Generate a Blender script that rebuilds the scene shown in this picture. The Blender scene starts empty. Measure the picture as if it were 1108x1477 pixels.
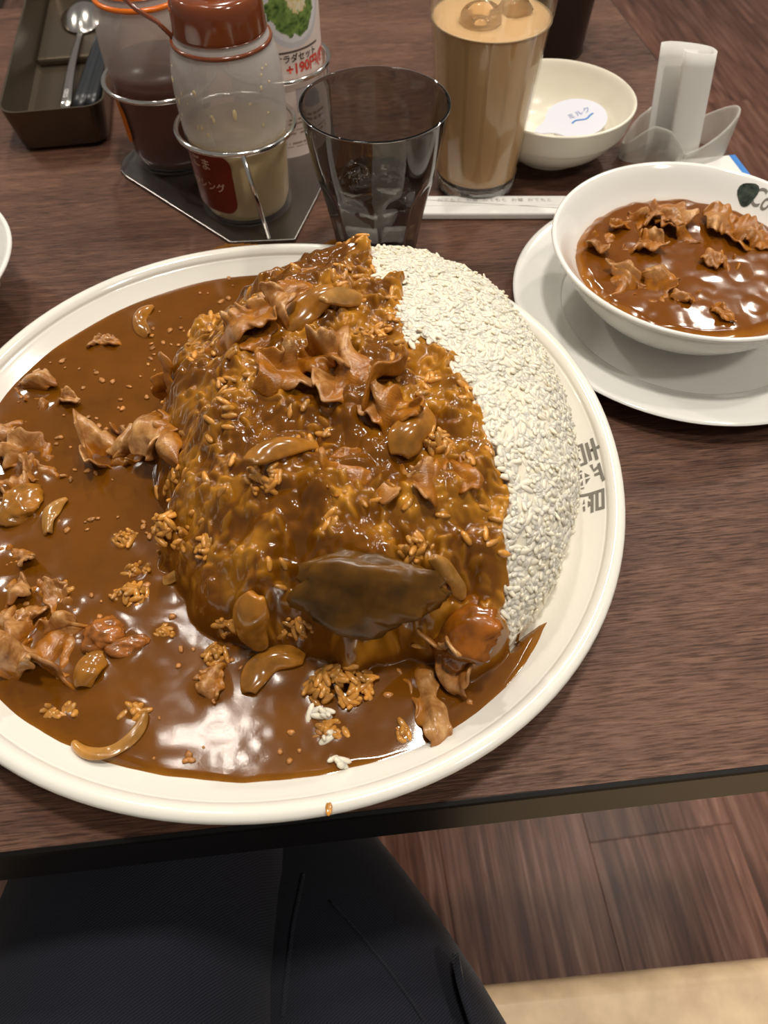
import bpy, bmesh, math, random
import numpy as np
from mathutils import Vector, Matrix
SC = bpy.context.scene
COL = SC.collection

# ------------------------------------------------------------------ camera, world, lights, exposure
H_CAM, PITCH, ROLL, FPX = 0.30, math.radians(54.5), math.radians(-0.5), 1109.0
cam_data = bpy.data.cameras.new('camera')
cam_data.sensor_fit = 'VERTICAL'
cam_data.sensor_height = 36.0
cam_data.lens = 36.0 * FPX / 1477.0
cam_data.clip_start = 0.01
cam_data.dof.use_dof = True
cam_data.dof.focus_distance = 0.335
cam_data.dof.aperture_fstop = 14.0
cam = bpy.data.objects.new('camera', cam_data)
COL.objects.link(cam)
cam.location = (0, 0, H_CAM)
cam.rotation_euler = (Matrix.Rotation(math.pi/2 - PITCH, 3, 'X') @ Matrix.Rotation(ROLL, 3, 'Z')).to_euler()
SC.camera = cam

world = bpy.data.worlds.new('room_light')
SC.world = world
world.use_nodes = True
bg = world.node_tree.nodes['Background']
bg.inputs[0].default_value = (1.0, 0.92, 0.82, 1)
bg.inputs[1].default_value = 0.19
SC.view_settings.view_transform = 'Standard'
SC.view_settings.look = 'None'
SC.view_settings.gamma = 1.0
SC.view_settings.use_curve_mapping = False
SC.view_settings.exposure = 0.0
SC.cycles.sample_clamp_indirect = 4.0

def lamp(name, loc, power, size, target=(0, 0.25, 0), col=(1.0, 0.92, 0.81)):
    d = bpy.data.lights.new(name, 'AREA')
    d.shape = 'DISK'; d.size = size; d.energy = power; d.color = col
    o = bpy.data.objects.new(name, d); COL.objects.link(o)
    o.location = loc
    o.rotation_euler = (Vector(target) - Vector(loc)).to_track_quat('-Z', 'Y').to_euler()
lamp('downlight', (0.05, 0.30, 1.70), 15.0, 0.16)
lamp('downlight', (-0.44, 0.70, 1.70), 1.3, 0.05)
lamp('downlight', (-0.56, 1.06, 1.70), 1.3, 0.05)
lamp('downlight', (-0.15, 1.62, 1.70), 11.0, 0.12)
lamp('downlight', (1.12, 1.98, 1.70), 13.0, 0.10)
lamp('downlight', (-1.55, 1.60, 1.70), 12.0, 0.16)
lamp('downlight', (0.85, 0.75, 1.70), 7.0, 0.13)
lamp('downlight', (0.9, -0.45, 1.70), 9.0, 0.16)

# ------------------------------------------------------------------ helpers
_F = np.array([0, math.cos(PITCH), -math.sin(PITCH)]); _U = np.array([0, math.sin(PITCH), math.cos(PITCH)]); _R = np.array([1., 0, 0])
def sight(px, py):
    u = (px-554)/FPX; v = -(py-738.5)/FPX
    c, s = math.cos(ROLL), math.sin(ROLL); u, v = c*u-s*v, s*u+c*v
    return _F+u*_R+v*_U
def at(px, py, z=0.0):
    r = sight(px, py); return np.array([0, 0, H_CAM]) + r*(z-H_CAM)/r[2]

def lin(r, g, b):
    f = lambda c: (c/255/12.92) if c/255 <= .04045 else ((c/255+.055)/1.055)**2.4
    return (f(r), f(g), f(b), 1.0)

def mesh(name, V, Fc, mat=None, parent=None, smooth=True, loc=None, rot=None):
    me = bpy.data.meshes.new(name)
    if isinstance(Fc, np.ndarray):
        V = np.asarray(V, np.float32); k = Fc.shape[1]
        me.vertices.add(len(V)); me.vertices.foreach_set('co', V.ravel())
        me.loops.add(Fc.size); me.loops.foreach_set('vertex_index', Fc.astype(np.int32).ravel())
        me.polygons.add(len(Fc)); me.polygons.foreach_set('loop_start', np.arange(0, Fc.size, k, dtype=np.int32))
        me.update(calc_edges=True); me.validate()
    else:
        me.from_pydata([tuple(map(float, v)) for v in V], [], Fc); me.update()
    if smooth: me.polygons.foreach_set('use_smooth', np.ones(len(me.polygons), bool))
    if mat: me.materials.append(mat)
    o = bpy.data.objects.new(name, me); COL.objects.link(o)
    if parent: o.parent = parent
    if loc is not None: o.location = loc
    if rot is not None: o.rotation_euler = rot
    return o

def empty(name, loc=(0, 0, 0), rz=0.0):
    o = bpy.data.objects.new(name, None); COL.objects.link(o)
    o.location = loc; o.rotation_euler = (0, 0, rz); o.empty_display_size = .02
    return o
def tag(o, label, cat, group=None, kind=None):
    o['label'] = label; o['category'] = cat
    if group: o['group'] = group
    if kind: o['kind'] = kind
    return o

def lathe(prof, seg=64, mod=None):
    """prof list of (r,z); mod(theta,r,z)->r ; returns V,F"""
    V, F = [], []
    for (r, z) in prof:
        for i in range(seg):
            a = 2*math.pi*i/seg
            rr = mod(a, r, z) if mod else r
            V.append((rr*math.cos(a), rr*math.sin(a), z))
    n = len(prof)
    for j in range(n-1):
        for i in range(seg):
            a, b = j*seg+i, j*seg+(i+1) % seg
            F.append((a, b, b+seg, a+seg))
    if prof[0][0] < 1e-3 or True:
        if prof[0][0] < 0.0015: F.append(tuple(range(seg-1, -1, -1)))
        if prof[-1][0] < 0.0015: F.append(tuple(range((n-1)*seg, n*seg)))
    return V, F
def smooth_prof(P, n=6):
    """Catmull-Rom refinement of a profile"""
    P = [np.array(p, float) for p in P]; out = []
    for i in range(len(P)-1):
        p0 = P[max(i-1, 0)]; p1 = P[i]; p2 = P[i+1]; p3 = P[min(i+2, len(P)-1)]
        for k in range(n):
            t = k/n
            out.append(.5*((2*p1)+(-p0+p2)*t+(2*p0-5*p1+4*p2-p3)*t*t+(-p0+3*p1-3*p2+p3)*t**3))
    out.append(P[-1])
    return [(max(float(q[0]), 0.0), float(q[1])) for q in out]

def tube(pts, rad, closed=False, seg=10, rads=None, flat=1.0):
    P = [Vector(p) for p in pts]; n = len(P); V, F = [], []
    up = Vector((0, 0, 1)); prevx = None
    for i in range(n):
        a = P[(i-1) % n] if (closed or i > 0) else P[i]
        b = P[(i+1) % n] if (closed or i < n-1) else P[i]
        t = (b-a).normalized()
        if prevx is None:
            x = t.cross(up if abs(t.z) < .9 else Vector((1, 0, 0))).normalized()
        else:
            x = (prevx - t*prevx.dot(t)).normalized()
        prevx = x; y = t.cross(x)
        r = rads[i] if rads else rad
        for k in range(seg):
            th = 2*math.pi*k/seg
            V.append(P[i]+x*(r*math.cos(th))+y*(r*flat*math.sin(th)))
    m = n if closed else n-1
    for i in range(m):
        for k in range(seg):
            a, b = i*seg+k, i*seg+(k+1) % seg
            c, d = ((i+1) % n)*seg+(k+1) % seg, ((i+1) % n)*seg+k
            F.append((a, d, c, b))
    if not closed:
        F.append(tuple(range(seg))); F.append(tuple(range(n*seg-1, (n-1)*seg-1, -1)))
    return [tuple(v) for v in V], F
def merge(*parts):
    V, F = [], []
    for v, f in parts:
        o = len(V); V += list(v); F += [tuple(i+o for i in q) for q in f]
    return V, F
def prism(poly, z0, z1, bevel=0.0):
    bm = bmesh.new()
    vs = [bm.verts.new((x, y, z0)) for x, y in poly]; f = bm.faces.new(vs)
    r = bmesh.ops.extrude_face_region(bm, geom=[f])
    for e in r['geom']:
        if isinstance(e, bmesh.types.BMVert): e.co.z = z1
    bmesh.ops.recalc_face_normals(bm, faces=bm.faces)
    if bevel > 0:
        bmesh.ops.bevel(bm, geom=list(bm.edges), offset=bevel, segments=2, affect='EDGES', profile=.5)
    bm.verts.index_update()
    V = [tuple(v.co) for v in bm.verts]; F = [tuple(v.index for v in q.verts) for q in bm.faces]
    bm.free(); return V, F
def rect(w, d, cx=0, cy=0): return [(cx-w/2, cy-d/2), (cx+w/2, cy-d/2), (cx+w/2, cy+d/2), (cx-w/2, cy+d/2)]
def rrect(w, d, r, n=5):
    P = []
    for cx, cy, a0 in ((w/2-r, d/2-r, 0), (-w/2+r, d/2-r, 90), (-w/2+r, -d/2+r, 180), (w/2-r, -d/2+r, 270)):
        for k in range(n+1):
            a = math.radians(a0+90*k/n); P.append((cx+r*math.cos(a), cy+r*math.sin(a)))
    return P
def thick(P, t):
    """P: (nu,nv,3) grid -> closed sheet of thickness t"""
    nu, nv = P.shape[:2]
    du = np.gradient(P, axis=0); dv = np.gradient(P, axis=1)
    N = np.cross(du, dv); N /= (np.linalg.norm(N, axis=2, keepdims=True)+1e-12)
    A = (P+N*t/2).reshape(-1, 3); B = (P-N*t/2).reshape(-1, 3)
    V = np.vstack([A, B]); o = nu*nv; F = []
    idx = lambda i, j: i*nv+j
    for i in range(nu-1):
        for j in range(nv-1):
            F.append((idx(i, j), idx(i+1, j), idx(i+1, j+1), idx(i, j+1)))
            F.append((o+idx(i, j), o+idx(i, j+1), o+idx(i+1, j+1), o+idx(i+1, j)))
    ring = [(i, 0) for i in range(nu)]+[(nu-1, j) for j in range(1, nv)]+[(i, nv-1) for i in range(nu-2, -1, -1)]+[(0, j) for j in range(nv-2, 0, -1)]
    for k in range(len(ring)):
        a, b = idx(*ring[k]), idx(*ring[(k+1) % len(ring)])
        F.append((a, o+a, o+b, b))
    return V, F
def subsurf(o, n=1):
    m = o.modifiers.new('smooth', 'SUBSURF'); m.levels = n; m.render_levels = n
    return o

def vnoise(x, y, scale, seed):
    """smooth value noise in [-1,1], numpy"""
    rg = np.random.default_rng(seed); T = rg.uniform(-1, 1, (64, 64))
    u = np.asarray(x)/scale+1000.3; v = np.asarray(y)/scale+1000.7
    i = np.floor(u).astype(int); j = np.floor(v).astype(int); fu = u-i; fv = v-j
    fu = fu*fu*(3-2*fu); fv = fv*fv*(3-2*fv)
    g = lambda a, b: T[a % 64, b % 64]
    return (g(i, j)*(1-fu)+g(i+1, j)*fu)*(1-fv)+(g(i, j+1)*(1-fu)+g(i+1, j+1)*fu)*fv
sstep = lambda a, b, x: (lambda t: t*t*(3-2*t))(np.clip((x-a)/(b-a), 0, 1))

_text_n = [0]
def text(name, body, size, mat, parent, fn, align='CENTER', bold=0.0):
    """flat lettering turned into a mesh, every vertex put on its surface by fn(x,y)->xyz"""
    cu = bpy.data.curves.new('lettering', 'FONT'); cu.body = body; cu.size = size
    cu.align_x = align; cu.align_y = 'CENTER'; cu.offset = bold; cu.resolution_u = 4
    o = bpy.data.objects.new('lettering', cu); COL.objects.link(o)
    bpy.context.view_layer.update()
    me = bpy.data.meshes.new_from_object(o.evaluated_get(bpy.context.evaluated_depsgraph_get()))
    bpy.data.objects.remove(o)
    for v in me.vertices: v.co = fn(v.co.x, v.co.y)
    me.materials.clear(); me.materials.append(mat); me.name = name
    r = bpy.data.objects.new(name, me); COL.objects.link(r); r.parent = parent
    return r

# ------------------------------------------------------------------ materials
def mat(name, col=(.8, .8, .8, 1), rough=.5, metal=0.0, spec=.5, coat=0.0, trans=0.0, ior=1.45, sss=0.0, sssr=(.003, .002, .001)):
    m = bpy.data.materials.new(name); m.use_nodes = True
    b = m.node_tree.nodes['Principled BSDF']
    b.inputs['Base Color'].default_value = col; b.inputs['Roughness'].default_value = rough
    b.inputs['Metallic'].default_value = metal; b.inputs['Specular IOR Level'].default_value = spec
    b.inputs['Coat Weight'].default_value = coat; b.inputs['Coat Roughness'].default_value = .08
    b.inputs['Transmission Weight'].default_value = trans; b.inputs['IOR'].default_value = ior
    if sss:
        b.inputs['Subsurface Weight'].default_value = sss
        b.inputs['Subsurface Radius'].default_value = (1, sssr[1]/sssr[0], sssr[2]/sssr[0]); b.inputs['Subsurface Scale'].default_value = sssr[0]
    return m
class NT:
    def __init__(s, m): s.t = m.node_tree; s.b = s.t.nodes['Principled BSDF']
    def n(s, typ, **kw):
        q = s.t.nodes.new(typ)
        for k, v in kw.items():
            if k.startswith('i_'): q.inputs[k[2:].replace('_', ' ')].default_value = v
            else: setattr(q, k, v)
        return q
    def l(s, a, b): s.t.links.new(a, b)
    def coord(s, scale=(1, 1, 1), kind='Object', rz=0.0, add=None):
        c = s.n('ShaderNodeTexCoord'); mp = s.n('ShaderNodeMapping')
        mp.inputs['Scale'].default_value = scale; mp.inputs['Rotation'].default_value = (0, 0, rz)
        src = c.outputs[kind]
        if add is not None:
            va = s.n('ShaderNodeVectorMath', operation='ADD'); s.l(src, va.inputs[0]); s.l(add, va.inputs[1]); src = va.outputs[0]
        s.l(src, mp.inputs['Vector']); return mp.outputs[0]
    def noise(s, vec, scale=1.0, detail=3.0, rough=.55, dist=0.0):
        q = s.n('ShaderNodeTexNoise'); q.inputs['Scale'].default_value = scale; q.inputs['Detail'].default_value = detail
        q.inputs['Roughness'].default_value = rough; q.inputs['Distortion'].default_value = dist
        s.l(vec, q.inputs['Vector']); return q.outputs['Fac']
    def ramp(s, fac, stops):
        q = s.n('ShaderNodeValToRGB'); e = q.color_ramp.elements
        while len(e) < len(stops): e.new(.5)
        for k, (p, c) in enumerate(stops): e[k].position = p; e[k].color = c
        s.l(fac, q.inputs[0]); return q.outputs[0]
    def mix(s, fac, a, b, mode='MIX'):
        q = s.n('ShaderNodeMix', data_type='RGBA', blend_type=mode)
        for v, k in ((fac, 0), (a, 6), (b, 7)):
            if isinstance(v, (int, float)): q.inputs[k].default_value = v
            elif isinstance(v, tuple): q.inputs[k].default_value = v
            else: s.l(v, q.inputs[k])
        return q.outputs[2]
    def bump(s, h, strength=.3, dist=.001, normal=None):
        q = s.n('ShaderNodeBump'); q.inputs['Strength'].default_value = strength; q.inputs['Distance'].default_value = dist
        s.l(h, q.inputs['Height'])
        if normal is not None: s.l(normal, q.inputs['Normal'])
        s.l(q.outputs[0], s.b.inputs['Normal']); return q.outputs[0]

def wood_mat():
    m = mat('dark_wood_laminate', rough=.42, spec=.32); t = NT(m)
    v = t.coord((2.0, 34.0, 1.0)); v2 = t.coord((75, 1050, 1)); v3 = t.coord((2.2, 9, 1))
    a = t.noise(v, 5.0, 6, .6, .8); b = t.noise(v2, 1.0, 3, .6); c = t.noise(v3, 1.6, 3)
    c1 = t.ramp(a, [(.30, lin(76, 49, 36)), (.52, lin(103, 71, 55)), (.72, lin(126, 91, 72))])
    c2 = t.ramp(b, [(.36, lin(78, 66, 60)), (.48, lin(205, 200, 198)), (.60, lin(255, 255, 255))])
    c3 = t.mix(1.0, c1, c2, 'MULTIPLY')
    c4 = t.mix(.35, c3, t.ramp(c, [(.35, lin(60, 36, 27)), (.65, lin(124, 88, 70))]))
    t.l(c4, t.b.inputs['Base Color'])
    t.bump(b, .9, .0006)
    r = t.ramp(b, [(.35, (.62, .62, .62, 1)), (.6, (.36, .36, .36, 1))]); t.l(r, t.b.inputs['Roughness'])
    return m
def plank_mat():
    m = mat('floor_wood', rough=.36); t = NT(m)
    oi = t.n('ShaderNodeObjectInfo'); mul = t.n('ShaderNodeMath', operation='MULTIPLY'); mul.inputs[1].default_value = 37.0
    t.l(oi.outputs['Random'], mul.inputs[0]); cb = t.n('ShaderNodeCombineXYZ')
    t.l(mul.outputs[0], cb.inputs[0]); t.l(mul.outputs[0], cb.inputs[1])
    v = t.coord((95, 5.0, 1), add=cb.outputs[0]); v2 = t.coord((300, 9, 1), add=cb.outputs[0]); v3 = t.coord((9, 1.2, 1), add=cb.outputs[0])
    a = t.noise(v, 1.0, 5, .62, .6); b = t.noise(v2, 1.0, 3); c = t.noise(v3, 1.0, 2)
    c1 = t.ramp(a, [(.32, lin(60, 40, 34)), (.44, lin(122, 80, 64)), (.56, lin(168, 118, 98)), (.72, lin(212, 168, 148))])
    c2 = t.mix(.55, c1, t.ramp(b, [(.3, lin(110, 100, 96)), (.6, lin(255, 255, 255))]), 'MULTIPLY')
    c3 = t.mix(.4, c2, t.ramp(c, [(.3, lin(90, 56, 45)), (.7, lin(150, 102, 84))]))
    hs = t.n('ShaderNodeHueSaturation'); mr = t.n('ShaderNodeMapRange'); mr.inputs[3].default_value = .78; mr.inputs[4].default_value = 1.12
    t.l(oi.outputs['Random'], mr.inputs[0]); t.l(mr.outputs[0], hs.inputs['Value']); t.l(c3, hs.inputs['Color'])
    t.l(hs.outputs[0], t.b.inputs['Base Color']); t.bump(b, .2, .0008)
    return m
def speckled(name, col, rough, amp=.06, scale=60, **kw):
    m = mat(name, lin(*col), rough, **kw); t = NT(m)
    a = t.noise(t.coord(), scale, 3)
    lo = tuple(int(c*(1-amp)) for c in col); hi = tuple(min(255, int(c*(1+amp))) for c in col)
    t.l(t.ramp(a, [(.3, lin(*lo)), (.7, lin(*hi))]), t.b.inputs['Base Color'])
    return m
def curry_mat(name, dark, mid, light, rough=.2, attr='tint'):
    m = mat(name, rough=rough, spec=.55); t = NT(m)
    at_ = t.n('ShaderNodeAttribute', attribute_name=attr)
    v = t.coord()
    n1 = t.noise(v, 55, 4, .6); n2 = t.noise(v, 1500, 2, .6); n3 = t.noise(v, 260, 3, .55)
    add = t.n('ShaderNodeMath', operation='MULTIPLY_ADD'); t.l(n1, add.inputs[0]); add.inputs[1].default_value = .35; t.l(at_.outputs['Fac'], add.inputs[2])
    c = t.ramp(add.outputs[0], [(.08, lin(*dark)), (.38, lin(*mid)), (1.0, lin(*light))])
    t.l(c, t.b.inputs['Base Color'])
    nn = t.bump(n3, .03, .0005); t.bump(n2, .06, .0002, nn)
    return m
def beef_mat(name='stewed_beef', z0=.0026, z1=-.0008, amt=.004):
    m = mat(name, rough=.22, spec=.6); t = NT(m)
    v = t.coord(); a = t.noise(v, 130, 4, .6, .5); b = t.noise(t.coord((1, 5, 1)), 300, 3); g = t.noise(v, 40, 2)
    c1 = t.ramp(a, [(.26, lin(108, 64, 26)), (.42, lin(154, 104, 54)), (.58, lin(186, 138, 84)), (.78, lin(214, 176, 126))])
    c2 = t.mix(t.ramp(g, [(.48, (0, 0, 0, 1)), (.68, (.8, .8, .8, 1))]), c1, lin(132, 74, 22))
    sx = t.n('ShaderNodeSeparateXYZ'); t.l(v, sx.inputs[0]); ns = t.noise(v, 170, 3)
    ad = t.n('ShaderNodeMath', operation='MULTIPLY_ADD'); t.l(ns, ad.inputs[0]); ad.inputs[1].default_value = -amt*2; t.l(sx.outputs[2], ad.inputs[2])
    mr = t.n('ShaderNodeMapRange'); mr.inputs[1].default_value = z0-amt; mr.inputs[2].default_value = z1-amt; mr.inputs[3].default_value = 0; mr.inputs[4].default_value = 1
    t.l(ad.outputs[0], mr.inputs[0])
    c3 = t.mix(mr.outputs[0], c2, t.ramp(ns, [(.3, lin(124, 70, 10)), (.7, lin(168, 104, 24))]))
    t.l(c3, t.b.inputs['Base Color']); t.bump(b, .35, .0008)
    return m
M = {}
M['table'] = wood_mat(); M['plank'] = plank_mat()
M['band'] = mat('black_edge_band', lin(15, 13, 12), .4, spec=.25)
M['china'] = mat('white_glazed_china', lin(226, 223, 214), .12, spec=.5, coat=.4)
M['chinab'] = mat('cool_white_china', lin(228, 227, 222), .12, spec=.5, coat=.4)
M['ivory'] = mat('ivory_plastic_bowl', lin(228, 222, 206), .25)
M['greyprint'] = mat('grey_print', lin(120, 116, 108), .4)
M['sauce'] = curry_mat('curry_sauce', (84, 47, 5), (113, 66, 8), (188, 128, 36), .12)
M['sauce2'] = curry_mat('curry_sauce_bowl', (82, 44, 6), (110, 61, 9), (186, 120, 34), .13)
M['beef'] = beef_mat(); M['beefcoat'] = beef_mat('sauce_coated_beef', .0062, .0012)
M['beefcrumb'] = speckled('beef_crumb', (156, 104, 52), .25, .3, 250)
M['rice'] = mat('steamed_rice', lin(230, 221, 201), .22, spec=.5, sss=.45, sssr=(.0016, .0013, .0009))
M['ricecore'] = mat('rice_core', lin(230, 221, 201), .35, sss=.45, sssr=(.0016, .0013, .0009))
M['coatrice'] = speckled('curry_coated_rice', (182, 126, 54), .2, .22, 130, coat=.4)
M['onion'] = speckled('stewed_onion', (146, 96, 30), .18, .2, 90, coat=.4, sss=.3)
M['onionp'] = speckled('pale_onion', (164, 118, 56), .2, .18, 90, coat=.4, sss=.3)
M['olive'] = speckled('olive_brown_skin', (84, 54, 10), .32, .3, 70)
M['steel'] = mat('polished_steel', (.62, .60, .57, 1), .18, 1.0)
M['wire'] = mat('chrome_wire', (.75, .73, .70, 1), .12, 1.0)
M['steelplate'] = mat('brushed_steel', (.25, .235, .22, 1), .3, 1.0)
M['traym'] = mat('brown_tray_metal', lin(94, 82, 68), .27, .7)
M['black'] = mat('black_handle', lin(26, 30, 36), .35)
M['white'] = mat('white_print', lin(235, 235, 232), .5)
M['paper'] = mat('white_paper', lin(232, 230, 226), .7)
M['navy'] = None

def fabric():
    m = mat('navy_twill', lin(22, 22, 28), .85, spec=.25); t = NT(m)
    b = m.node_tree.nodes['Principled BSDF']; b.inputs['Sheen Weight'].default_value = .08; b.inputs['Sheen Roughness'].default_value = .5
    w = t.n('ShaderNodeTexWave', wave_type='BANDS', bands_direction='X'); w.inputs['Scale'].default_value = 260; w.inputs['Distortion'].default_value = .6
    t.l(t.coord(rz=.9), w.inputs['Vector']); a = t.noise(t.coord(), 900, 2); g = t.noise(t.coord(), 9, 2)
    t.l(t.mix(w.outputs['Fac'], t.ramp(g, [(.3, lin(20, 20, 25)), (.7, lin(27, 28, 37))]), lin(40, 41, 52)), t.b.inputs['Base Color'])
    nb = t.bump(w.outputs['Fac'], .35, .0006); t.bump(a, .3, .0004, nb)
    return m
M['navy'] = fabric()
M['leather'] = speckled('beige_leather', (244, 208, 168), .42, .08, 40)
NTl = NT(M['leather']); NTl.bump(NTl.noise(NTl.coord(), 350, 3), .2, .0006)
M['shoe'] = mat('black_shoe', lin(20, 19, 19), .35)

def smoke_glass():
    m = mat('smoked_glass', (.38, .37, .355, 1), .02, trans=1.0, ior=1.46)
    return m
M['smoke'] = smoke_glass()
def thin_glass(name, tint, ior=1.5):
    m = mat(name, (1, 1, 1, 1), .02); t = NT(m)
    tr = t.n('ShaderNodeBsdfTransparent'); tr.inputs[0].default_value = tint
    gl = t.n('ShaderNodeBsdfGlossy'); gl.inputs['Roughness'].default_value = .03
    lw = t.n('ShaderNodeLayerWeight'); lw.inputs[0].default_value = .5
    pw = t.n('ShaderNodeMath', operation='POWER'); t.l(lw.outputs['Facing'], pw.inputs[0]); pw.inputs[1].default_value = 3.5
    fr = t.n('ShaderNodeMath', operation='MULTIPLY_ADD'); t.l(pw.outputs[0], fr.inputs[0]); fr.inputs[1].default_value = .55; fr.inputs[2].default_value = .045
    mx = t.n('ShaderNodeMixShader'); t.l(fr.outputs[0], mx.inputs[0]); t.l(tr.outputs[0], mx.inputs[1]); t.l(gl.outputs[0], mx.inputs[2])
    t.l(mx.outputs[0], t.t.nodes['Material Output'].inputs[0]); return m
M['glass'] = thin_glass('clear_glass', (.97, .97, .95, 1))
M['water'] = mat('water', (.96, .97, .97, 1), .0, trans=1.0, ior=1.33)
M['ice'] = mat('ice', (.95, .95, .95, 1), .03, trans=1.0, ior=1.31)
M['amberice'] = mat('ice_in_coffee', (.93, .82, .66, 1), .05, trans=1.0, ior=1.31)
M['latte'] = mat('milk_coffee', lin(202, 165, 121), .3, sss=.3, sssr=(.004, .003, .002))
def milky(name, col, opac, rough=.25, zsplit=None, low=.03):
    m = mat(name, lin(*col), rough, spec=.5); t = NT(m)
    tr = t.n('ShaderNodeBsdfTransparent'); mx = t.n('ShaderNodeMixShader'); mx.inputs[0].default_value = opac
    lw = t.n('ShaderNodeLayerWeight'); lw.inputs[0].default_value = .35
    mr = t.n('ShaderNodeMapRange'); mr.inputs[3].default_value = opac; mr.inputs[4].default_value = min(1, opac+.35)
    t.l(lw.outputs['Facing'], mr.inputs[0]); t.l(mr.outputs[0], mx.inputs[0])
    if zsplit:
        sx = t.n('ShaderNodeSeparateXYZ'); t.l(t.coord(), sx.inputs[0])
        zr_ = t.n('ShaderNodeMapRange'); zr_.inputs[1].default_value = zsplit-.002; zr_.inputs[2].default_value = zsplit+.003; zr_.inputs[3].default_value = low/opac; zr_.inputs[4].default_value = 1
        t.l(sx.outputs[2], zr_.inputs[0]); mm = t.n('ShaderNodeMath', operation='MULTIPLY'); t.l(zr_.outputs[0], mm.inputs[0]); t.l(mr.outputs[0], mm.inputs[1]); t.l(mm.outputs[0], mx.inputs[0])
    out = t.t.nodes['Material Output']; t.l(tr.outputs[0], mx.inputs[1]); t.l(t.b.outputs[0], mx.inputs[2]); t.l(mx.outputs[0], out.inputs[0])
    return m
M['bottle'] = milky('milky_bottle_plastic', (206, 200, 196), .32, zsplit=.052)
M['bottle2'] = milky('milky_bottle_plastic_tall_fill', (206, 196, 190), .24, zsplit=.0625)
M['acrylic'] = milky('frosted_acrylic', (214, 212, 204), .36, .2)
M['dressing'] = speckled('sesame_dressing', (206, 184, 138), .4, .05, 50)
M['droplet'] = mat('dressing_droplets', lin(224, 204, 160), .4)
M['brownsauce'] = mat('brown_sauce', lin(72, 36, 24), .3)
M['browncap'] = mat('brown_cap_plastic', lin(114, 56, 27), .16, coat=.5)
M['orangecap'] = mat('orange_cap_plastic', lin(226, 112, 14), .25, coat=.3)
M['redlabel'] = mat('brown_red_label', lin(112, 34, 12), .4)
M['labeltext'] = mat('label_lettering', lin(214, 178, 150), .5)
M['orangelabel'] = mat('orange_label', lin(206, 108, 20), .4)
M['inkdark'] = mat('dark_ink', lin(62, 40, 34), .6)
M['inkred'] = mat('red_ink', lin(206, 66, 48), .6)
M['inkgrey'] = mat('grey_ink', lin(186, 184, 182), .6)
M['blue'] = mat('blue_print', lin(40, 120, 200), .5)
M['bluegrey'] = mat('blue_grey_ink', lin(96, 120, 170), .5)
M['canister'] = mat('dark_brown_lacquer', lin(44, 32, 24), .32)
M['pedestal'] = mat('grey_metal', lin(120, 118, 116), .35, .6)
def vcol_mat(name, rough=.5):
    m = mat(name, rough=rough); t = NT(m); a = t.n('ShaderNodeAttribute', attribute_name='print')
    t.l(a.outputs['Color'], t.b.inputs['Base Color']); return m
M['print'] = vcol_mat('printed_card')
def set_col(o, name, C):
    A = o.data.attributes.new(name, 'FLOAT_COLOR', 'POINT'); A.data.foreach_set('color', np.asarray(C, np.float32).ravel())
def set_f(o, name, v):
    A = o.data.attributes.new(name, 'FLOAT', 'POINT'); A.data.foreach_set('value', np.asarray(v, np.float32).ravel())

# ------------------------------------------------------------------ floor and table and seats
ZF = -0.72
RT = math.radians(6.9)
floor = mesh('floor', *prism(rect(7, 7), -.02, -.0016), mat=mat('subfloor', lin(60, 40, 32), .7), smooth=False, loc=(.2, 1.6, ZF), rot=(0, 0, RT)); floor['kind'] = 'structure'
# the planks lie along the side of the table; a plank joint passes under the table corner
pl_mesh = None; rnd = random.Random(4)
inv = Matrix.Rotation(-RT, 3, 'Z')
org = inv @ (Vector((.4327, .2689, 0))-Vector((.2, 1.6, 0)))
jnt = inv @ (Vector((.34, .2293, 0))-Vector((.2, 1.6, 0)))
for ci in range(-7, 13):
    off = jnt.y if ci == -1 else jnt.y+rnd.choice([.3, .47, .62, .8])
    for cj in range(-2, 5):
        x, y = org.x+ci*.185+.0925, off+cj*.93+.465
        if pl_mesh is None:
            o = mesh('plank', *prism(rect(.1845, .9295), -.0016, 0, .0004), mat=M['plank'], parent=floor, smooth=False); pl_mesh = o.data
        else:
            o = bpy.data.objects.new('plank', pl_mesh); COL.objects.link(o); o.parent = floor
        o.location = (x, y, 0)

RTB = math.atan(.1017)
corner = Vector((.3139, .1070, 0))
table = tag(empty('table', (corner.x, corner.y, 0), RTB), 'dark brown wood-grain restaurant table with black edge, carrying all the dishes', 'table')
def tl(x, y):
    v = Matrix.Rotation(-RTB, 3, 'Z') @ (Vector((x, y, 0))-corner); return (v.x, v.y)
d_side = Vector((.2128-.2546, .7838-.5051)); d_side.normalize()
c2 = Vector((corner.x, corner.y))+d_side*.735
cl = tl(-.62, .0608+.1017*(-.62+.1407)); cr = tl(c2.x, c2.y); clb = (cl[0], cr[1])
poly = [cl, (0, 0), cr, clb]
def inset(P, d):
    cx = sum(p[0] for p in P)/4; cy = sum(p[1] for p in P)/4
    return [(p[0]+math.copysign(d, cx-p[0]), p[1]+math.copysign(d, cy-p[1])) for p in P]
mesh('tabletop', *prism(inset(poly, .0022), -.02, 0), mat=M['table'], parent=table, smooth=False)
eb = mesh('edge_band', *prism(poly, -.036, -.0004, .002), mat=M['band'], parent=table, smooth=False)
ped = tl(-.14, .43)
mesh('pedestal', *lathe([(.0, -.60), (.03, -.6), (.03, -.04), (.12, -.038), (.12, -.0365), (0, -.0365)], 32), mat=M['pedestal'], parent=table, loc=(ped[0], ped[1], 0))
mesh('pedestal_base', *lathe(smooth_prof([(0, -.72), (.21, -.72), (.215, -.71), (.20, -.702), (.05, -.69), (.031, -.64), (0, -.6)], 4), 48), mat=M['band'], parent=table, loc=(ped[0], ped[1], 0))

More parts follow.
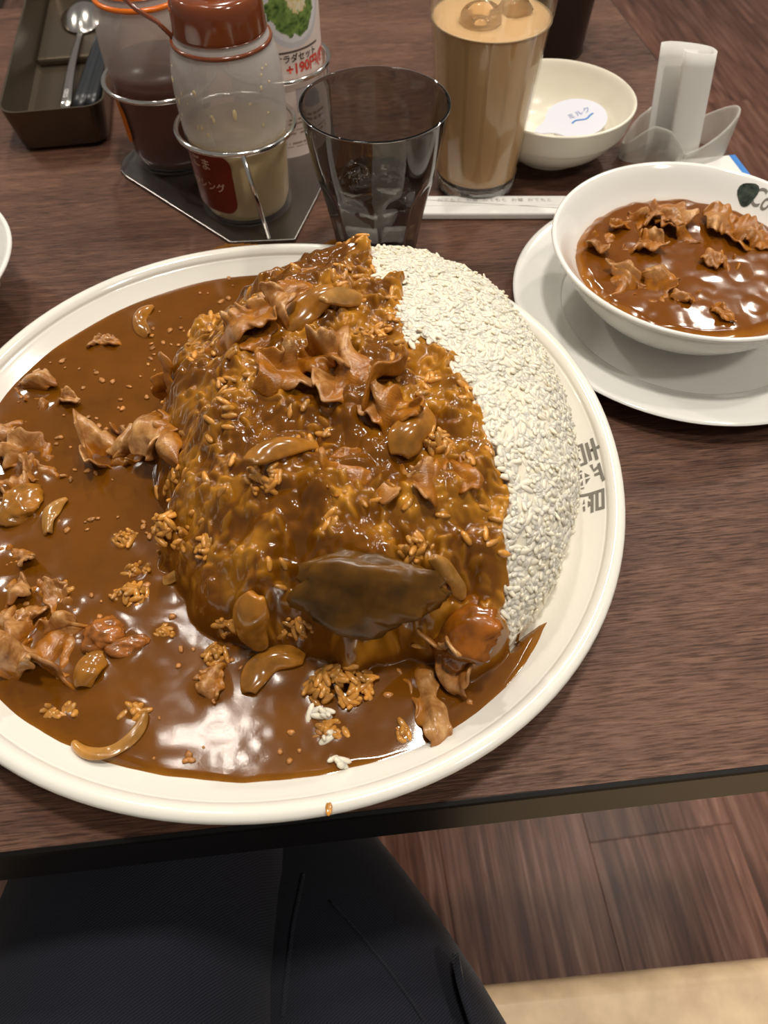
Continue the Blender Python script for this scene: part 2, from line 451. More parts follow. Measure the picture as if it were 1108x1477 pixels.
def bench(name, cx, cy, rz, w, d, label):
    b = tag(empty(name, (cx, cy, ZF), rz), label, 'seat')
    o = mesh('seat_cushion', *prism(rrect(w, d, .02, 4), .34, .45, .012), mat=M['leather'], parent=b); 
    mesh('seat_base', *prism(rect(w-.04, d-.06), 0, .34, .004), mat=M['band'], parent=b, smooth=False)
    return b
sa = math.atan2(.0525-.0387, .2446-.0614)
bench('bench_seat', .06-.25*-math.sin(sa)-.06, .0345-.25*math.cos(sa), sa, 1.9, .5, 'beige leather bench seat below the near edge of the table, under the sitter')
bench('bench_seat', -.25, 1.16, RTB, 1.3, .45, 'beige bench seat beyond the far edge of the table, at the top left corner')

# ------------------------------------------------------------------ person (lap of the diner)
per = tag(empty('person', (-.05, -.3, ZF)), 'person in dark navy twill trousers seated with both thighs under the table edge', 'person')
def limb(name, joints, edges, mt, root_i=0, sub=2):
    me = bpy.data.meshes.new(name); me.from_pydata([j[0] for j in joints], edges, []); me.update()
    o = bpy.data.objects.new(name, me); COL.objects.link(o); o.parent = per
    sk = o.modifiers.new('skin', 'SKIN'); sk.use_smooth_shade = True
    for i, j in enumerate(joints):
        s = me.skin_vertices[0].data[i]; s.radius = (j[1], j[2] if len(j) > 2 else j[1]); s.use_root = (i == root_i)
    subsurf(o, sub); me.materials.append(mt); return o
# joints are given relative to the person's base (x,y) and the floor
J = [((0, -.03, .56), .13, .11), ((0, -.06, .68), .135, .105), ((0, -.08, .80), .14, .10),
     ((-.100, .03, .545), .095), ((-.092, .20, .535), .095), ((-.088, .36, .535), .088), ((-.080, .50, .525), .070), ((-.062, .545, .45), .06), ((-.07, .53, .27), .052), ((-.062, .51, .09), .044),
     ((.115, .03, .545), .092), ((.092, .20, .530), .084), ((.045, .31, .515), .070), ((-.004, .39, .49), .060), ((-.02, .42, .44), .054), ((-.01, .42, .27), .048), ((0, .40, .09), .043)]
E_ = [(0, 1), (1, 2), (0, 3), (3, 4), (4, 5), (5, 6), (6, 7), (7, 8), (8, 9), (0, 10), (10, 11), (11, 12), (12, 13), (13, 14), (14, 15), (15, 16)]
tro = limb('trousers', J, E_, M['navy'])
for sx in (-.062, .0):
    yy = .51 if sx < 0 else .40
    sp = smooth_prof([(.0, 0), (.040, 0), (.043, .012), (.04, .03), (.03, .055), (.012, .068), (0, .07)], 3)
    v, fcs = lathe(sp, 28)
    v = [(x*1.0, y*3.1 if y > 0 else y*1.3, z*(1.0 if y < .01 else .75)+0) for x, y, z in v]
    mesh('shoe', v, fcs, mat=M['shoe'], parent=per, loc=(sx, yy, 0))

bpy.context.view_layer.update()
from mathutils.bvhtree import BVHTree
_dg = bpy.context.evaluated_depsgraph_get(); _ev = tro.evaluated_get(_dg); _m = _ev.to_mesh()
_mw = tro.matrix_world; _bv = BVHTree.FromPolygons([_mw @ v.co for v in _m.vertices], [tuple(p.vertices) for p in _m.polygons]); _ev.to_mesh_clear()
def on_cloth(px, py):
    r = Vector(sight(px, py)).normalized(); h = _bv.ray_cast(Vector((0, 0, H_CAM)), r)
    return (h[0]+h[1]*.0006) if h[0] is not None else None
def seam(name, pts, rad, flat=1.0):
    P = []
    for (a, b), (c_, d) in zip(pts[:-1], pts[1:]):
        for k in range(8): P.append(on_cloth(a+(c_-a)*k/8, b+(d-b)*k/8))
    P = [p-per.location for p in P if p is not None]
    if len(P) > 3: return mesh(name, *tube(P, rad, seg=8, flat=flat), mat=M['navy'], parent=per)
seam('side_seam', [(438, 1262), (424, 1330), (416, 1400), (408, 1476)], .0011)
seam('crease', [(476, 1300), (520, 1350), (560, 1400), (596, 1450), (612, 1476)], .0007)
# standing pocket edge on the right hip
Pk = [on_cloth(x, y) for x, y in ((662, 1400), (664, 1420), (668, 1440), (674, 1460), (680, 1478), (688, 1500))]
Pk = [p for p in Pk if p is not None]
if len(Pk) > 3:
    G = np.zeros((len(Pk), 4, 3))
    for i, p in enumerate(Pk):
        for j in range(4): G[i, j] = np.array(p-per.location)+np.array([-.001*j, .002*j, .006*j])
    mesh('pocket_edge', *thick(G, .0035), mat=M['navy'], parent=per)

# ------------------------------------------------------------------ the plate
PC = np.array([-.0528, .2273])
def plate_profile():
    inner = [(0, .0052), (.06, .0053), (.112, .0058), (.126, .0075), (.136, .0110), (.145, .0158), (.1525, .0212), (.1545, .0228), (.1553, .0234), (.1560, .0250), (.1580, .0268), (.1605, .0272), (.1625, .0262), (.1632, .0248)]
    outer = [(.1622, .0232), (.158, .0222), (.150, .0178), (.138, .010), (.122, .0042), (.112, .0030), (.110, .0004), (.104, .0004), (.102, .0028), (.05, .0030), (0, .0030)]
    return inner, outer
pin, pout = plate_profile()
_pr = np.array([p[0] for p in pin[:9]]); _pz = np.array([p[1] for p in pin[:9]])
_pp = np.array(smooth_prof(pin, 4)); _pp = _pp[:np.argmax(_pp[:, 1])]
def plate_z(x, y):
    dx, dy = np.asarray(x)-PC[0], np.asarray(y)-PC[1]; r = np.hypot(dx, dy); c4 = np.cos(4*np.arctan2(dy, dx))
    q = r/(1-.010*c4*np.minimum(1, r/.16)**2)
    return np.interp(q, _pp[:, 0], _pp[:, 1])
sq = lambda a, r, z: r*(1-.010*math.cos(4*a)*min(1, r/.16)**2)
plate = mesh('curry_plate', *lathe(smooth_prof(pin, 4)+smooth_prof(pout, 4), 128, sq), mat=M['china'], loc=(PC[0], PC[1], 0))
tag(plate, 'large white oval-looking china plate heaped with rice and curry at centre', 'plate')
def on_plate(px0, py0, ang):
    a0 = at(px0, py0, .017)
    R0 = math.hypot(a0[0]-PC[0], a0[1]-PC[1]); th0 = math.atan2(a0[1]-PC[1], a0[0]-PC[0])
    def fn(x, y):
        r = R0+y; th = th0-x/R0
        return (r*math.cos(th), r*math.sin(th), float(plate_z(PC[0]+r*math.cos(th), PC[1]+r*math.sin(th)))+.0004)
    return fn
text('plate_lettering', '壱番屋', .0140, M['greyprint'], plate, on_plate(843, 692, 0), bold=.00016)['label'] = 'grey shop lettering on the plate rim'

# ------------------------------------------------------------------ rice mound and curry sheet as height fields over the plate
MC, MA, MB_, MR, MH = (-.0080, .2382), .0985, .123, .057, .0662
def mound_h(x, y):
    dx, dy = x-MC[0], y-MC[1]; c, s = math.cos(MR), math.sin(MR)
    u = (c*dx+s*dy)/MA; v = (-s*dx+c*dy)/MB_
    left = sstep(.2, -.9, u)
    front = sstep(-.1, -.9, v)*sstep(.75, .2, u)
    rho = np.sqrt(u*u+v*v)*(1+front*.07*vnoise(x, y, .024, 6)+.035*vnoise(x, y, .045, 3)+np.maximum(left, front)*(.07*vnoise(x, y, .028, 5)+.05*vnoise(x, y, .011, 7)))
    q = np.clip(1-rho**2.447, 0, 1)
    z = .012+MH*q**(1/(2.813-1.35*left-1.1*front*(1-left)))
    return np.where(rho < 1, z, .0), rho
N = 860; SP = .3312
gx = np.linspace(PC[0]-SP/2, PC[0]+SP/2, N); gy = np.linspace(PC[1]-SP/2, PC[1]+SP/2, N)
GX, GY = np.meshgrid(gx, gy, indexing='ij'); DX = gx[1]-gx[0]
def bil(A, x, y):
    i = np.clip((np.asarray(x)-gx[0])/DX, 0, N-1.001); j = np.clip((np.asarray(y)-gy[0])/DX, 0, N-1.001)
    a = i.astype(int); b = j.astype(int); fi = i-a; fj = j-b
    return (A[a, b]*(1-fi)+A[a+1, b]*fi)*(1-fj)+(A[a, b+1]*(1-fi)+A[a+1, b+1]*fi)*fj
ZM, RHO = mound_h(GX, GY)
LEVEL = .0172
def march(A, px, py):
    r = sight(px, py); z0 = .1
    o = np.array([0, 0, H_CAM])+r*(z0-H_CAM)/r[2]
    t = np.linspace(0, .12, 1200)/abs(r[2])
    P = o[None]+r[None]*t[:, None]
    below = P[:, 2] <= np.maximum(bil(A, P[:, 0], P[:, 1]), .004)
    return P[np.argmax(below)] if below.any() else P[-1]
SURF0 = np.maximum(ZM, LEVEL)
edge_px = [(797, 888), (772, 942), (740, 995), (700, 1038), (620, 1085), (555, 1104), (490, 1118), (420, 1131), (350, 1135), (240, 1125), (150, 1105), (60, 1065), (2, 1035)]
edge_px2 = [(2, 553), (60, 506), (130, 461), (200, 424), (260, 393), (330, 369), (380, 371), (440, 381)]
rice_px = [(482, 364), (500, 355), (512, 349), (527, 352), (538, 384), (546, 400), (566, 398), (588, 388), (581, 415), (579, 456), (590, 500), (608, 471), (619, 489), (640, 500), (667, 514), (648, 539), (673, 561), (691, 597), (705, 619), (713, 655), (727, 687), (737, 718), (727, 769), (736, 794), (731, 819), (736, 844), (724, 888), (738, 931), (749, 917), (778, 895)]
poly_xy = [tuple(at(x, y, .0175)[:2]) for x, y in edge_px]
pa = np.array(poly_xy[-1])-PC; pb = at(*edge_px2[0], .0175)[:2]-PC
a0, a1 = math.atan2(pa[1], pa[0]) % (2*math.pi), math.atan2(pb[1], pb[0]) % (2*math.pi)
for k in range(1, 12):
    a = a0+(a1-a0)*k/12; poly_xy.append((PC[0]+.1525*math.cos(a), PC[1]+.1525*math.sin(a)))
poly_xy += [tuple(at(x, y, .0175)[:2]) for x, y in edge_px2]
poly_xy += [tuple(march(SURF0, x, y)[:2]) for x, y in rice_px]
PX = np.array(poly_xy)
# signed distance (inside positive)
D2 = np.full(GX.shape, 9.0); INS = np.zeros(GX.shape, bool)
for k in range(len(PX)):
    a, b = PX[k], PX[(k+1) % len(PX)]; e = b-a
    wx, wy = GX-a[0], GY-a[1]; tt = np.clip((wx*e[0]+wy*e[1])/(e@e+1e-12), 0, 1)
    D2 = np.minimum(D2, (wx-tt*e[0])**2+(wy-tt*e[1])**2)
    cnd = ((a[1] > GY) != (b[1] > GY)) & (GX < e[0]*(GY-a[1])/(e[1]+1e-15)+a[0]); INS ^= cnd
SD = np.sqrt(D2)*np.where(INS, 1, -1)+np.where(RHO < 1, .0011*vnoise(GX, GY, .004, 21)+.0006*vnoise(GX, GY, .0018, 22), .0009*vnoise(GX, GY, .01, 23))
# rice grains pressed under the sauce
rg = np.random.default_rng(11)
PZ = plate_z(GX, GY)
_th = np.arctan2(GY-MC[1], GX-MC[0])
ridge = vnoise(_th*.095, RHO*.05, .0085, 34)
lump = .0042*vnoise(GX, GY, .021, 31)+.0034*vnoise(GX, GY, .010, 32)+.0020*np.abs(vnoise(GX, GY, .0055, 33))+.0009*vnoise(GX, GY, .0032, 35)+.0026*sstep(.5, .85, RHO)*ridge*np.abs(ridge)
ZB = np.where(RHO < 1, ZM+lump*sstep(1.0, .8, RHO), 0)
grain = np.zeros_like(ZB); gtop = np.zeros_like(ZB)
cand = rg.uniform(-1, 1, (5200, 2))*np.array([MA, MB_])*1.12+np.array(MC)
dens = bil(vnoise(GX, GY, .02, 41), cand[:, 0], cand[:, 1]); rr_ = bil(RHO, cand[:, 0], cand[:, 1])
keep = (rr_ < 1.1) & (dens+rg.uniform(-.5, .5, len(cand)) > .05)
for (x, y) in cand[keep]:
    L, W, hh = rg.uniform(.0026, .0035), rg.uniform(.0012, .0016), rg.uniform(.0009, .0023)
    an = rg.uniform(0, math.pi); i0, j0 = int((x-gx[0])/DX), int((y-gy[0])/DX); k = int(L/DX)+2
    if i0 < k or j0 < k or i0 >= N-k or j0 >= N-k: continue
    sl = (slice(i0-k, i0+k+1), slice(j0-k, j0+k+1))
    dx, dy = GX[sl]-x, GY[sl]-y; u = (math.cos(an)*dx+math.sin(an)*dy)/L; v = (-math.sin(an)*dx+math.cos(an)*dy)/W
    b = np.sqrt(np.clip(1-u*u-v*v, 0, 1)); grain[sl] = np.maximum(grain[sl], hh*b); gtop[sl] = np.maximum(gtop[sl], b*hh/.0019)
def blur(A, n=1):
    for _ in range(n):
        A = (A+np.roll(A, 1, 0)+np.roll(A, -1, 0))/3; A = (A+np.roll(A, 1, 1)+np.roll(A, -1, 1))/3
    return A
grain = blur(grain, 2)
pool = sstep(.15, .5, vnoise(GX, GY, .024, 51))           # smooth pools of sauce between the grains
coat = ZB+grain*(1-.75*pool)+.0012
rip = sstep(.235, .15, GY+.25*(GX-PC[0]))
flat = LEVEL+.0004*vnoise(GX, GY, .03, 61)+rip*(.00012*vnoise(GX, GY, .012, 62)+.000035*vnoise(GX, GY, .0045, 63))
kk = .007; hh_ = np.clip(.5+.5*(coat-flat)/kk, 0, 1); ZS = flat*(1-hh_)+coat*hh_+kk*hh_*(1-hh_)
onm = sstep(LEVEL+.0005, LEVEL+.006, ZM)*(RHO < 1)
floor_z = np.where(ZM > PZ, ZM-.0016, PZ-.0006)
w = np.where(onm > .5, sstep(0, .0016, SD), sstep(-.0005, .0040, SD))
ZS = floor_z+(ZS-floor_z)*w
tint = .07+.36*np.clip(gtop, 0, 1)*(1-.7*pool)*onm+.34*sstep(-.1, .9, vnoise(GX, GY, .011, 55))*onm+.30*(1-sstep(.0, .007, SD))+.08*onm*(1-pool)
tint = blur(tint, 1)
ok = SD > 0
cell = ok[:-1, :-1] & ok[1:, :-1] & ok[:-1, 1:] & ok[1:, 1:]
idx = np.arange(N*N).reshape(N, N)
Q = np.stack([idx[:-1, :-1][cell], idx[1:, :-1][cell], idx[1:, 1:][cell], idx[:-1, 1:][cell]], 1)
used = np.unique(Q); remap = np.zeros(N*N, np.int64); remap[used] = np.arange(len(used))
VV = np.stack([GX.ravel(), GY.ravel(), ZS.ravel()], 1)[used]
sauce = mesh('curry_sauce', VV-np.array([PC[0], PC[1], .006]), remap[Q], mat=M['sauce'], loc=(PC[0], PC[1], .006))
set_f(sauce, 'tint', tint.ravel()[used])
tag(sauce, 'glossy brown curry sauce flooding the large plate and running over the rice mound', 'curry')
SURF = np.where(ok, np.maximum(ZS, LEVEL-.001), np.maximum(ZM, PZ))

# grain template
def grain_geo(seg=8, rings=6):
    V = [(-1, 0, 0)]; F = []
    for i in range(1, rings):
        t = math.pi*i/rings; x = -math.cos(t); r = math.sin(t)**.85
        for k in range(seg): V.append((x, r*math.cos(2*math.pi*k/seg), r*math.sin(2*math.pi*k/seg)))
    V.append((1, 0, 0)); n = len(V)-1
    for k in range(seg): F.append((0, 1+(k+1) % seg, 1+k))
    for i in range(rings-2):
        for k in range(seg):
            a, b = 1+i*seg+k, 1+i*seg+(k+1) % seg; F += [(a, b, b+seg), (a, b+seg, a+seg)]
    o = 1+(rings-2)*seg
    for k in range(seg): F.append((o+k, o+(k+1) % seg, n))
    return np.array(V, float), np.array(F)
GV, GF = grain_geo()
def grains(P, Nn, size=1.0, tilt=.35, seed=0, flat=1.0):
    r = np.random.default_rng(seed); Vs, Fs = [], []
    for p, n in zip(P, Nn):
        n = n/np.linalg.norm(n); t = r.normal(size=3); t -= n*(t@n); t /= np.linalg.norm(t)+1e-9
        t = t+n*r.normal()*tilt; t /= np.linalg.norm(t); b = np.cross(n, t); b /= np.linalg.norm(b); nn = np.cross(t, b)
        L, W, T = size*r.uniform(.0029, .0039), size*r.uniform(.00115, .0015), size*r.uniform(.0010, .0013)*flat
        bend = r.uniform(-.25, .25); g = GV.copy(); g[:, 1] += bend*g[:, 0]**2
        Vs.append(p+g[:, :1]*L*t+g[:, 1:2]*W*b+g[:, 2:]*T*nn); Fs.append(GF+len(GV)*(len(Vs)-1))
    return np.vstack(Vs), np.vstack(Fs)
gzx, gzy = np.gradient(blur(ZM, 2), DX)
# core of the mound
st = 3; _sl = np.sqrt(1+np.minimum(gzx**2+gzy**2, 9)); xs, ys = GX[::st, ::st], GY[::st, ::st]; zc = np.maximum(np.where(SD[::st, ::st] > -.001, np.minimum(ZM[::st, ::st]-.003, blur(ZS, 6)[::st, ::st]-.003), ZM[::st, ::st]+.0006-.0003*(_sl[::st, ::st]-1)+.0012*vnoise(xs, ys, .012, 71)), .0045); okc = RHO[::st, ::st] < 1.04
n2 = xs.shape[0]; i2 = np.arange(n2*n2).reshape(n2, n2); ce = okc[:-1, :-1] & okc[1:, :-1] & okc[:-1, 1:] & okc[1:, 1:]
Q2 = np.stack([i2[:-1, :-1][ce], i2[1:, :-1][ce], i2[1:, 1:][ce], i2[:-1, 1:][ce]], 1)
u2 = np.unique(Q2); rm = np.zeros(n2*n2, np.int64); rm[u2] = np.arange(len(u2))
base = np.array([MC[0], MC[1], .0055])
rice = mesh('rice_mound', np.stack([xs.ravel(), ys.ravel(), zc.ravel()], 1)[u2]-base, rm[Q2], mat=M['ricecore'], loc=base)
tag(rice, 'tall mound of white steamed rice on the large plate, its right side bare', 'rice')
c = rg.uniform(-1, 1, (70000, 2))*np.array([MA, MB_])*1.1+np.array(MC)
r0 = bil(RHO, c[:, 0], c[:, 1]); slope = np.sqrt(1+np.minimum(bil(gzx, c[:, 0], c[:, 1])**2+bil(gzy, c[:, 0], c[:, 1])**2, 25))
kp = (r0 < .998) & (bil(SD, c[:, 0], c[:, 1]) < .0008) & (rg.uniform(0, 5.1, len(c)) < slope*1.25)
c = c[kp][:12500]
zz = bil(ZM, c[:, 0], c[:, 1]); nrm = np.stack([-bil(gzx, c[:, 0], c[:, 1]), -bil(gzy, c[:, 0], c[:, 1]), np.ones(len(c))], 1)
P = np.stack([c[:, 0], c[:, 1], zz], 1); nu = nrm/np.linalg.norm(nrm, axis=1, keepdims=True)
P[:, 2] += .0012*vnoise(c[:, 0], c[:, 1], .012, 71)
P += nu*rg.uniform(-.0005, .0004, len(c))[:, None]
gv, gf = grains(P, nrm, 1.0, .28, seed=5, flat=.72)
gr = mesh('rice_grains', gv-base, gf, mat=M['rice'], parent=rice); gr['kind'] = 'stuff'
# grains that stand proud of the sauce on the heap, coated by it
cc = cand[keep]; sdv = bil(SD, cc[:, 0], cc[:, 1]); rv = bil(RHO, cc[:, 0], cc[:, 1]); pv = bil(pool, cc[:, 0], cc[:, 1])
sel = (sdv > .001) & (rv < 1.0) & (pv < .4); cc = cc[sel][:170]
hzx, hzy = np.gradient(blur(ZS, 4), DX)
Pc = np.stack([cc[:, 0], cc[:, 1], bil(blur(ZS, 3), cc[:, 0], cc[:, 1])-.0004], 1)
nc = np.stack([-bil(hzx, cc[:, 0], cc[:, 1]), -bil(hzy, cc[:, 0], cc[:, 1]), np.ones(len(cc))], 1)
gv, gf = grains(Pc, nc, 1.0, .25, 8)
cg = mesh('coated_rice_grains', gv-np.array([PC[0], PC[1], .006]), gf, mat=M['coatrice'], parent=sauce); cg['kind'] = 'stuff'; cg['label'] = 'orange-brown rice grains showing through the curry'

# ------------------------------------------------------------------ pieces in the curry
def place(o, P, n, yaw, lift=0.0):
    n = Vector(n).normalized(); q = Vector((0, 0, 1)).rotation_difference(n)
    o.rotation_mode = 'QUATERNION'; o.rotation_quaternion = q @ Matrix.Rotation(yaw, 3, 'Z').to_quaternion()
    o.location = Vector(P)+n*lift; return o
def beef_geo(L, W, curl=1.0, seed=0, t=.0014, ragged=.22, nu=34, nv=12):
    r = np.random.default_rng(seed); u = np.linspace(-1, 1, nu); v = np.linspace(-1, 1, nv)
    ph = r.uniform(0, 6.28, 6); phi = curl*(.9*np.sin(2.2*u+ph[0])+.6*np.sin(5.1*u+ph[1]))
    ds = L/(nu-1); x = np.cumsum(np.cos(phi))*ds; z = np.cumsum(np.sin(phi))*ds; x -= x.mean(); z -= z.mean()
    U, Vv = np.meshgrid(u, v, indexing='ij')
    wid = W/2*(1-.45*np.abs(U)**4)*(1+ragged*np.sin(7*U*(1+.2*np.sign(Vv))+ph[2]+Vv*.8)+ragged*.6*np.sin(17*U+ph[3]*(1+np.sign(Vv))))
    Y = Vv*wid+.12*W*np.sin(3*U+ph[4])
    X = x[:, None]+.10*L*Vv*np.sin(2*U+ph[5])+.02*L*r.normal(size=U.shape)*.3
    Z = z[:, None]+.16*W*curl*np.sin(3.3*Vv+2.3*U+ph[3])+.0010*vnoise(U, Vv, .20, seed+3)+.0026*np.abs(Vv)**3*vnoise(U, np.sign(Vv)*3+0*U, .11, seed+9)+.10*W*(Vv**2)*np.sin(4*U+ph[1])
    return thick(np.stack([X, Y, Z], 2), t)
def noise3(V, amp, scale, seed):
    return amp*(vnoise(V[:, 0]+V[:, 2]*.7, V[:, 1]-V[:, 2]*.6, scale, seed))
def lump_geo(a, b, c_, seed=0, amp=.18):
    bm = bmesh.new(); bmesh.ops.create_icosphere(bm, subdivisions=4, radius=1.0)
    V = np.array([v.co[:] for v in bm.verts]); F = [tuple(v.index for v in f.verts) for f in bm.faces]; bm.free()
    k = 1+noise3(V, amp, .6, seed)+noise3(V, amp*.6, .24, seed+1)+noise3(V, amp*.3, .11, seed+2)
    return V*k[:, None]*np.array([a, b, c_]), F
def onion_old(R, span, w, t, seed=0):
    n = 22; pts, rads = [], []
    for i in range(n):
        s = -1+2*i/(n-1); a = s*span/2
        pts.append((R*math.sin(a), R*math.cos(a)-R, .0012*math.sin(3*s+seed)+.0018*(1-s*s)))
        rads.append(w/2*(1-.8*abs(s)**5))
    v, f = tube(pts, w/2, seg=12, rads=rads, flat=1.0)
    v = [(x, y, z*t/w*1.0) if False else (x, y, z) for x, y, z in v]
    V = np.array(v); c = np.repeat(np.array(pts), 12, axis=0); d = V-c; d[:, 2] *= t/w
    return c+d, f
def onion_geo(R, span, w, t, seed=0):
    nu, nv = 26, 9; G = np.zeros((nu, nv, 3)); r = np.random.default_rng(seed+900); ph = r.uniform(0, 6.28, 3)
    for i in range(nu):
        s = -1+2*i/(nu-1); a = s*span/2; ww = w/2*(1-.55*abs(s)**3.5)*(1+.10*math.sin(5*s+ph[0]))
        for j in range(nv):
            v = -1+2*j/(nv-1); rr = R+v*ww
            G[i, j] = (rr*math.sin(a), rr*math.cos(a)-R, .0016*(1-s*s)+.30*w*(1-v*v)*(1-.4*s*s)+.0008*math.sin(4*s+2*v+ph[1]))
    return thick(G, t*.6)
def clump_geo(n, a, b, h, seed):
    r = np.random.default_rng(seed); P, Nn = [], []
    for _ in range(n):
        d = r.normal(size=3); d[2] = abs(d[2]); d /= np.linalg.norm(d); P.append(d*np.array([a, b, h])*r.uniform(.75, 1)); Nn.append(d/np.array([a, b, h]))
    return grains(np.array(P), np.array(Nn), 1.05, .5, seed)
def normal_at(p, plain=False):
    if plain: return np.array([0, 0, 1.])
    return np.array([-float(bil(hzx8, p[0], p[1])), -float(bil(hzy8, p[0], p[1])), 1.0])
S8 = blur(np.where(ok, ZS, np.maximum(ZM, LEVEL)), 12); hzx8, hzy8 = np.gradient(S8, DX)
PIECES = []
def piece(kind, px, py, geo, mt, yaw, label, cat, lift=0.0, group=None, flatn=False, sub=0):
    p = march(SURF, px, py); n = normal_at(p, flatn)
    gg = np.asarray(geo[0]); PIECES.append((p[0], p[1], float(np.percentile(np.hypot(gg[:, 0], gg[:, 1]), 60))))
    l_ = np.linalg.norm(n); n = n/l_
    o = mesh(kind, geo[0], geo[1] if not isinstance(geo[1], np.ndarray) else geo[1], mat=mt)
    place(o, p, n, yaw, lift); tag(o, label, cat, group)
    if sub: subsurf(o, sub)
    return o
R_ = math.radians
Bf = lambda px, py, L, W, curl, yaw, seed, label, lift=.001, t=.0014: piece('beef_slice', px, py, beef_geo(L*1.25, W*1.3, curl*.9, seed, t), M['beefcoat' if seed in (5, 20, 21, 22, 23, 24, 25, 26, 27, 28, 29, 6) else 'beef'], R_(yaw), label, 'beef', lift, 'stewed beef slices in the plate', sub=1)
Bf(152, 494, .016, .006, .7, 8, 1, 'small beef shred lying alone in smooth sauce near the plate top left', .0006)
Bf(52, 560, .021, .012, 1.2, 62, 2, 'knobbly beef shred standing at the upper left rim of the sauce', .002)
Bf(85, 580, .019, .008, 1.0, 6, 3, 'short beef shred right of the knobbly one at upper left', .001)
Bf(158, 650, .026, .022, 1.35, 30, 4, 'curled loop of sliced beef beside the left foot of the heap', .004)
Bf(196, 655, .022, .014, 1.5, 110, 44, 'small ruffled beef curl between the big curl and the heap', .003)
Bf(236, 595, .042, .020, .9, 70, 5, 'long ruffled beef slice climbing the left side of the heap', .002)
Bf(252, 640, .024, .018, 1.2, 20, 6, 'ruffled beef slice at the left foot of the heap, under the long one', .002)
Bf(12, 620, .020, .010, 1.1, 80, 7, 'narrow beef shred at the left picture edge, topmost of those there', .001)
Bf(36, 662, .026, .015, 1.1, 150, 8, 'folded pale beef slice near the left picture edge', .002)
Bf(58, 682, .020, .008, .9, -25, 9, 'thin beef strip reaching right from the folded pale slice', .001)
Bf(14, 700, .018, .013, 1.2, 40, 10, 'dark crinkled beef slice at the left picture edge', .001)
Bf(22, 805, .018, .006, .8, -20, 11, 'thin arched beef strip at left edge halfway down the plate', .001)
Bf(12, 858, .020, .009, .9, 12, 12, 'pale beef strip at left edge above the large rolled slice', .001)
Bf(54, 873, .018, .008, .8, 80, 13, 'twisted narrow beef strip above the large rolled slice', .001)
Bf(90, 872, .020, .007, .8, -55, 14, 'greyish beef strip with pale tip, upper right of the rolled slice', .001)
Bf(54, 950, .036, .024, 1.45, 68, 15, 'large rolled beef slice with frilled edge at lower left of the plate', .004, .002)
Bf(28, 915, .018, .014, 1.0, -10, 16, 'frilled beef flap touching the top of the rolled slice', .003)
Bf(104, 925, .022, .014, 1.0, -60, 17, 'orange-tinged beef slice right of the rolled slice', .001)
Bf(304, 990, .017, .007, 1.2, 72, 18, 'dark twisted beef shred in open sauce below the heap', .001)
Bf(612, 1012, .036, .009, .8, -68, 19, 'long wavy beef strip near the lower right rim of the sauce', .001)
Bf(648, 945, .026, .018, 1.2, 20, 20, 'dark folded beef slice at the lower right foot of the heap', .002)
Bf(520, 545, .036, .023, .9, -30, 21, 'broad beef slice with ruffled edge high on the heap', .0035)
Bf(470, 520, .020, .014, 1.2, 40, 22, 'small crumpled beef curl at the upper end of the broad slice', .004)
Bf(565, 590, .024, .013, .8, -40, 23, 'narrow beef flap at the lower end of the broad slice', .003)
Bf(344, 478, .034, .015, .6, 15, 24, 'flat beef slice lying across the upper left of the heap', .002)
Bf(392, 470, .028, .013, .8, 62, 25, 'tongue of beef hanging down the upper heap', .003)
Bf(408, 530, .022, .015, 1.0, 30, 26, 'glossy beef slice just left of the broad slice', .002)
Bf(425, 420, .030, .010, .6, 40, 27, 'narrow beef strip below the top rim of the heap', .002)
Bf(640, 690, .022, .014, .7, 10, 28, 'sauce-covered beef piece on the right of the heap', .001)
Bf(520, 690, .028, .016, .7, -10, 29, 'sauce-covered beef piece in the middle of the heap', .001)
On = lambda px, py, Rr, sp, w_, t, yaw, seed, label, mt='onion', lift=.0008: piece('onion_slice', px, py, onion_geo(Rr, R_(sp), w_, t, seed), M[mt], R_(yaw), label, 'onion', lift*.5, 'stewed onion slices in the plate', sub=1)
On(203, 465, .016, 100, .0075, .0022, 95, 1, 'curved onion slice sunk in smooth sauce at the plate top left', 'onion', -.0002)
On(76, 745, .02, 60, .006, .0022, 80, 2, 'upright translucent onion strip at left of the plate', 'onionp')
On(248, 838, .012, 120, .004, .0022, 180, 3, 'thin onion crescent left of the heap foot', 'onionp')
On(131, 968, .012, 70, .010, .0035, 65, 4, 'short amber onion chunk right of the rolled beef', 'onion')
On(168, 1085, .014, 150, .0045, .0022, 205, 5, 'onion crescent close to the bottom left rim of sauce', 'onionp')
On(366, 888, .05, 34, .012, .0065, 78, 6, 'thick onion chunk at the lower left corner of the heap', 'onion', .002)
On(388, 958, .016, 105, .010, .004, 35, 7, 'broad amber onion half-ring at the near foot of the heap', 'onion', .0015)
On(645, 828, .06, 24, .006, .0026, -38, 8, 'straight pale onion strip right of the olive slab', 'onionp', .0015)
On(590, 627, .04, 34, .013, .006, 60, 9, 'stubby onion chunk on the heap below the broad beef slice', 'onion', .0025)
On(440, 455, .06, 32, .012, .005, 42, 10, 'wide onion strip high on the heap, left of a pair', 'onion', .0025)
On(498, 438, .08, 30, .008, .0045, 40, 11, 'narrow onion strip high on the heap, right of a pair', 'onionp', .0025)
On(405, 655, .07, 26, .010, .004, 38, 12, 'sauce-glazed onion strip in the middle left of the heap', 'onion', .0012)
slab = piece('vegetable_slab', 540, 850, lump_geo(.0275, .0160, .0060, 17, .20), M['olive'], R_(-6), 'dark olive-brown slab of vegetable on the near slope of the heap', 'vegetable', .0025)
piece('beef_slice', 672, 918, lump_geo(.0140, .0115, .0062, 9, .30), M['sauce'] if False else speckled('coated_beef', (124, 70, 14), .22, .25, 90, coat=.5), R_(10), 'sauce-coated beef lump at the lower right corner of the heap', 'beef', .001, 'stewed beef slices in the plate')
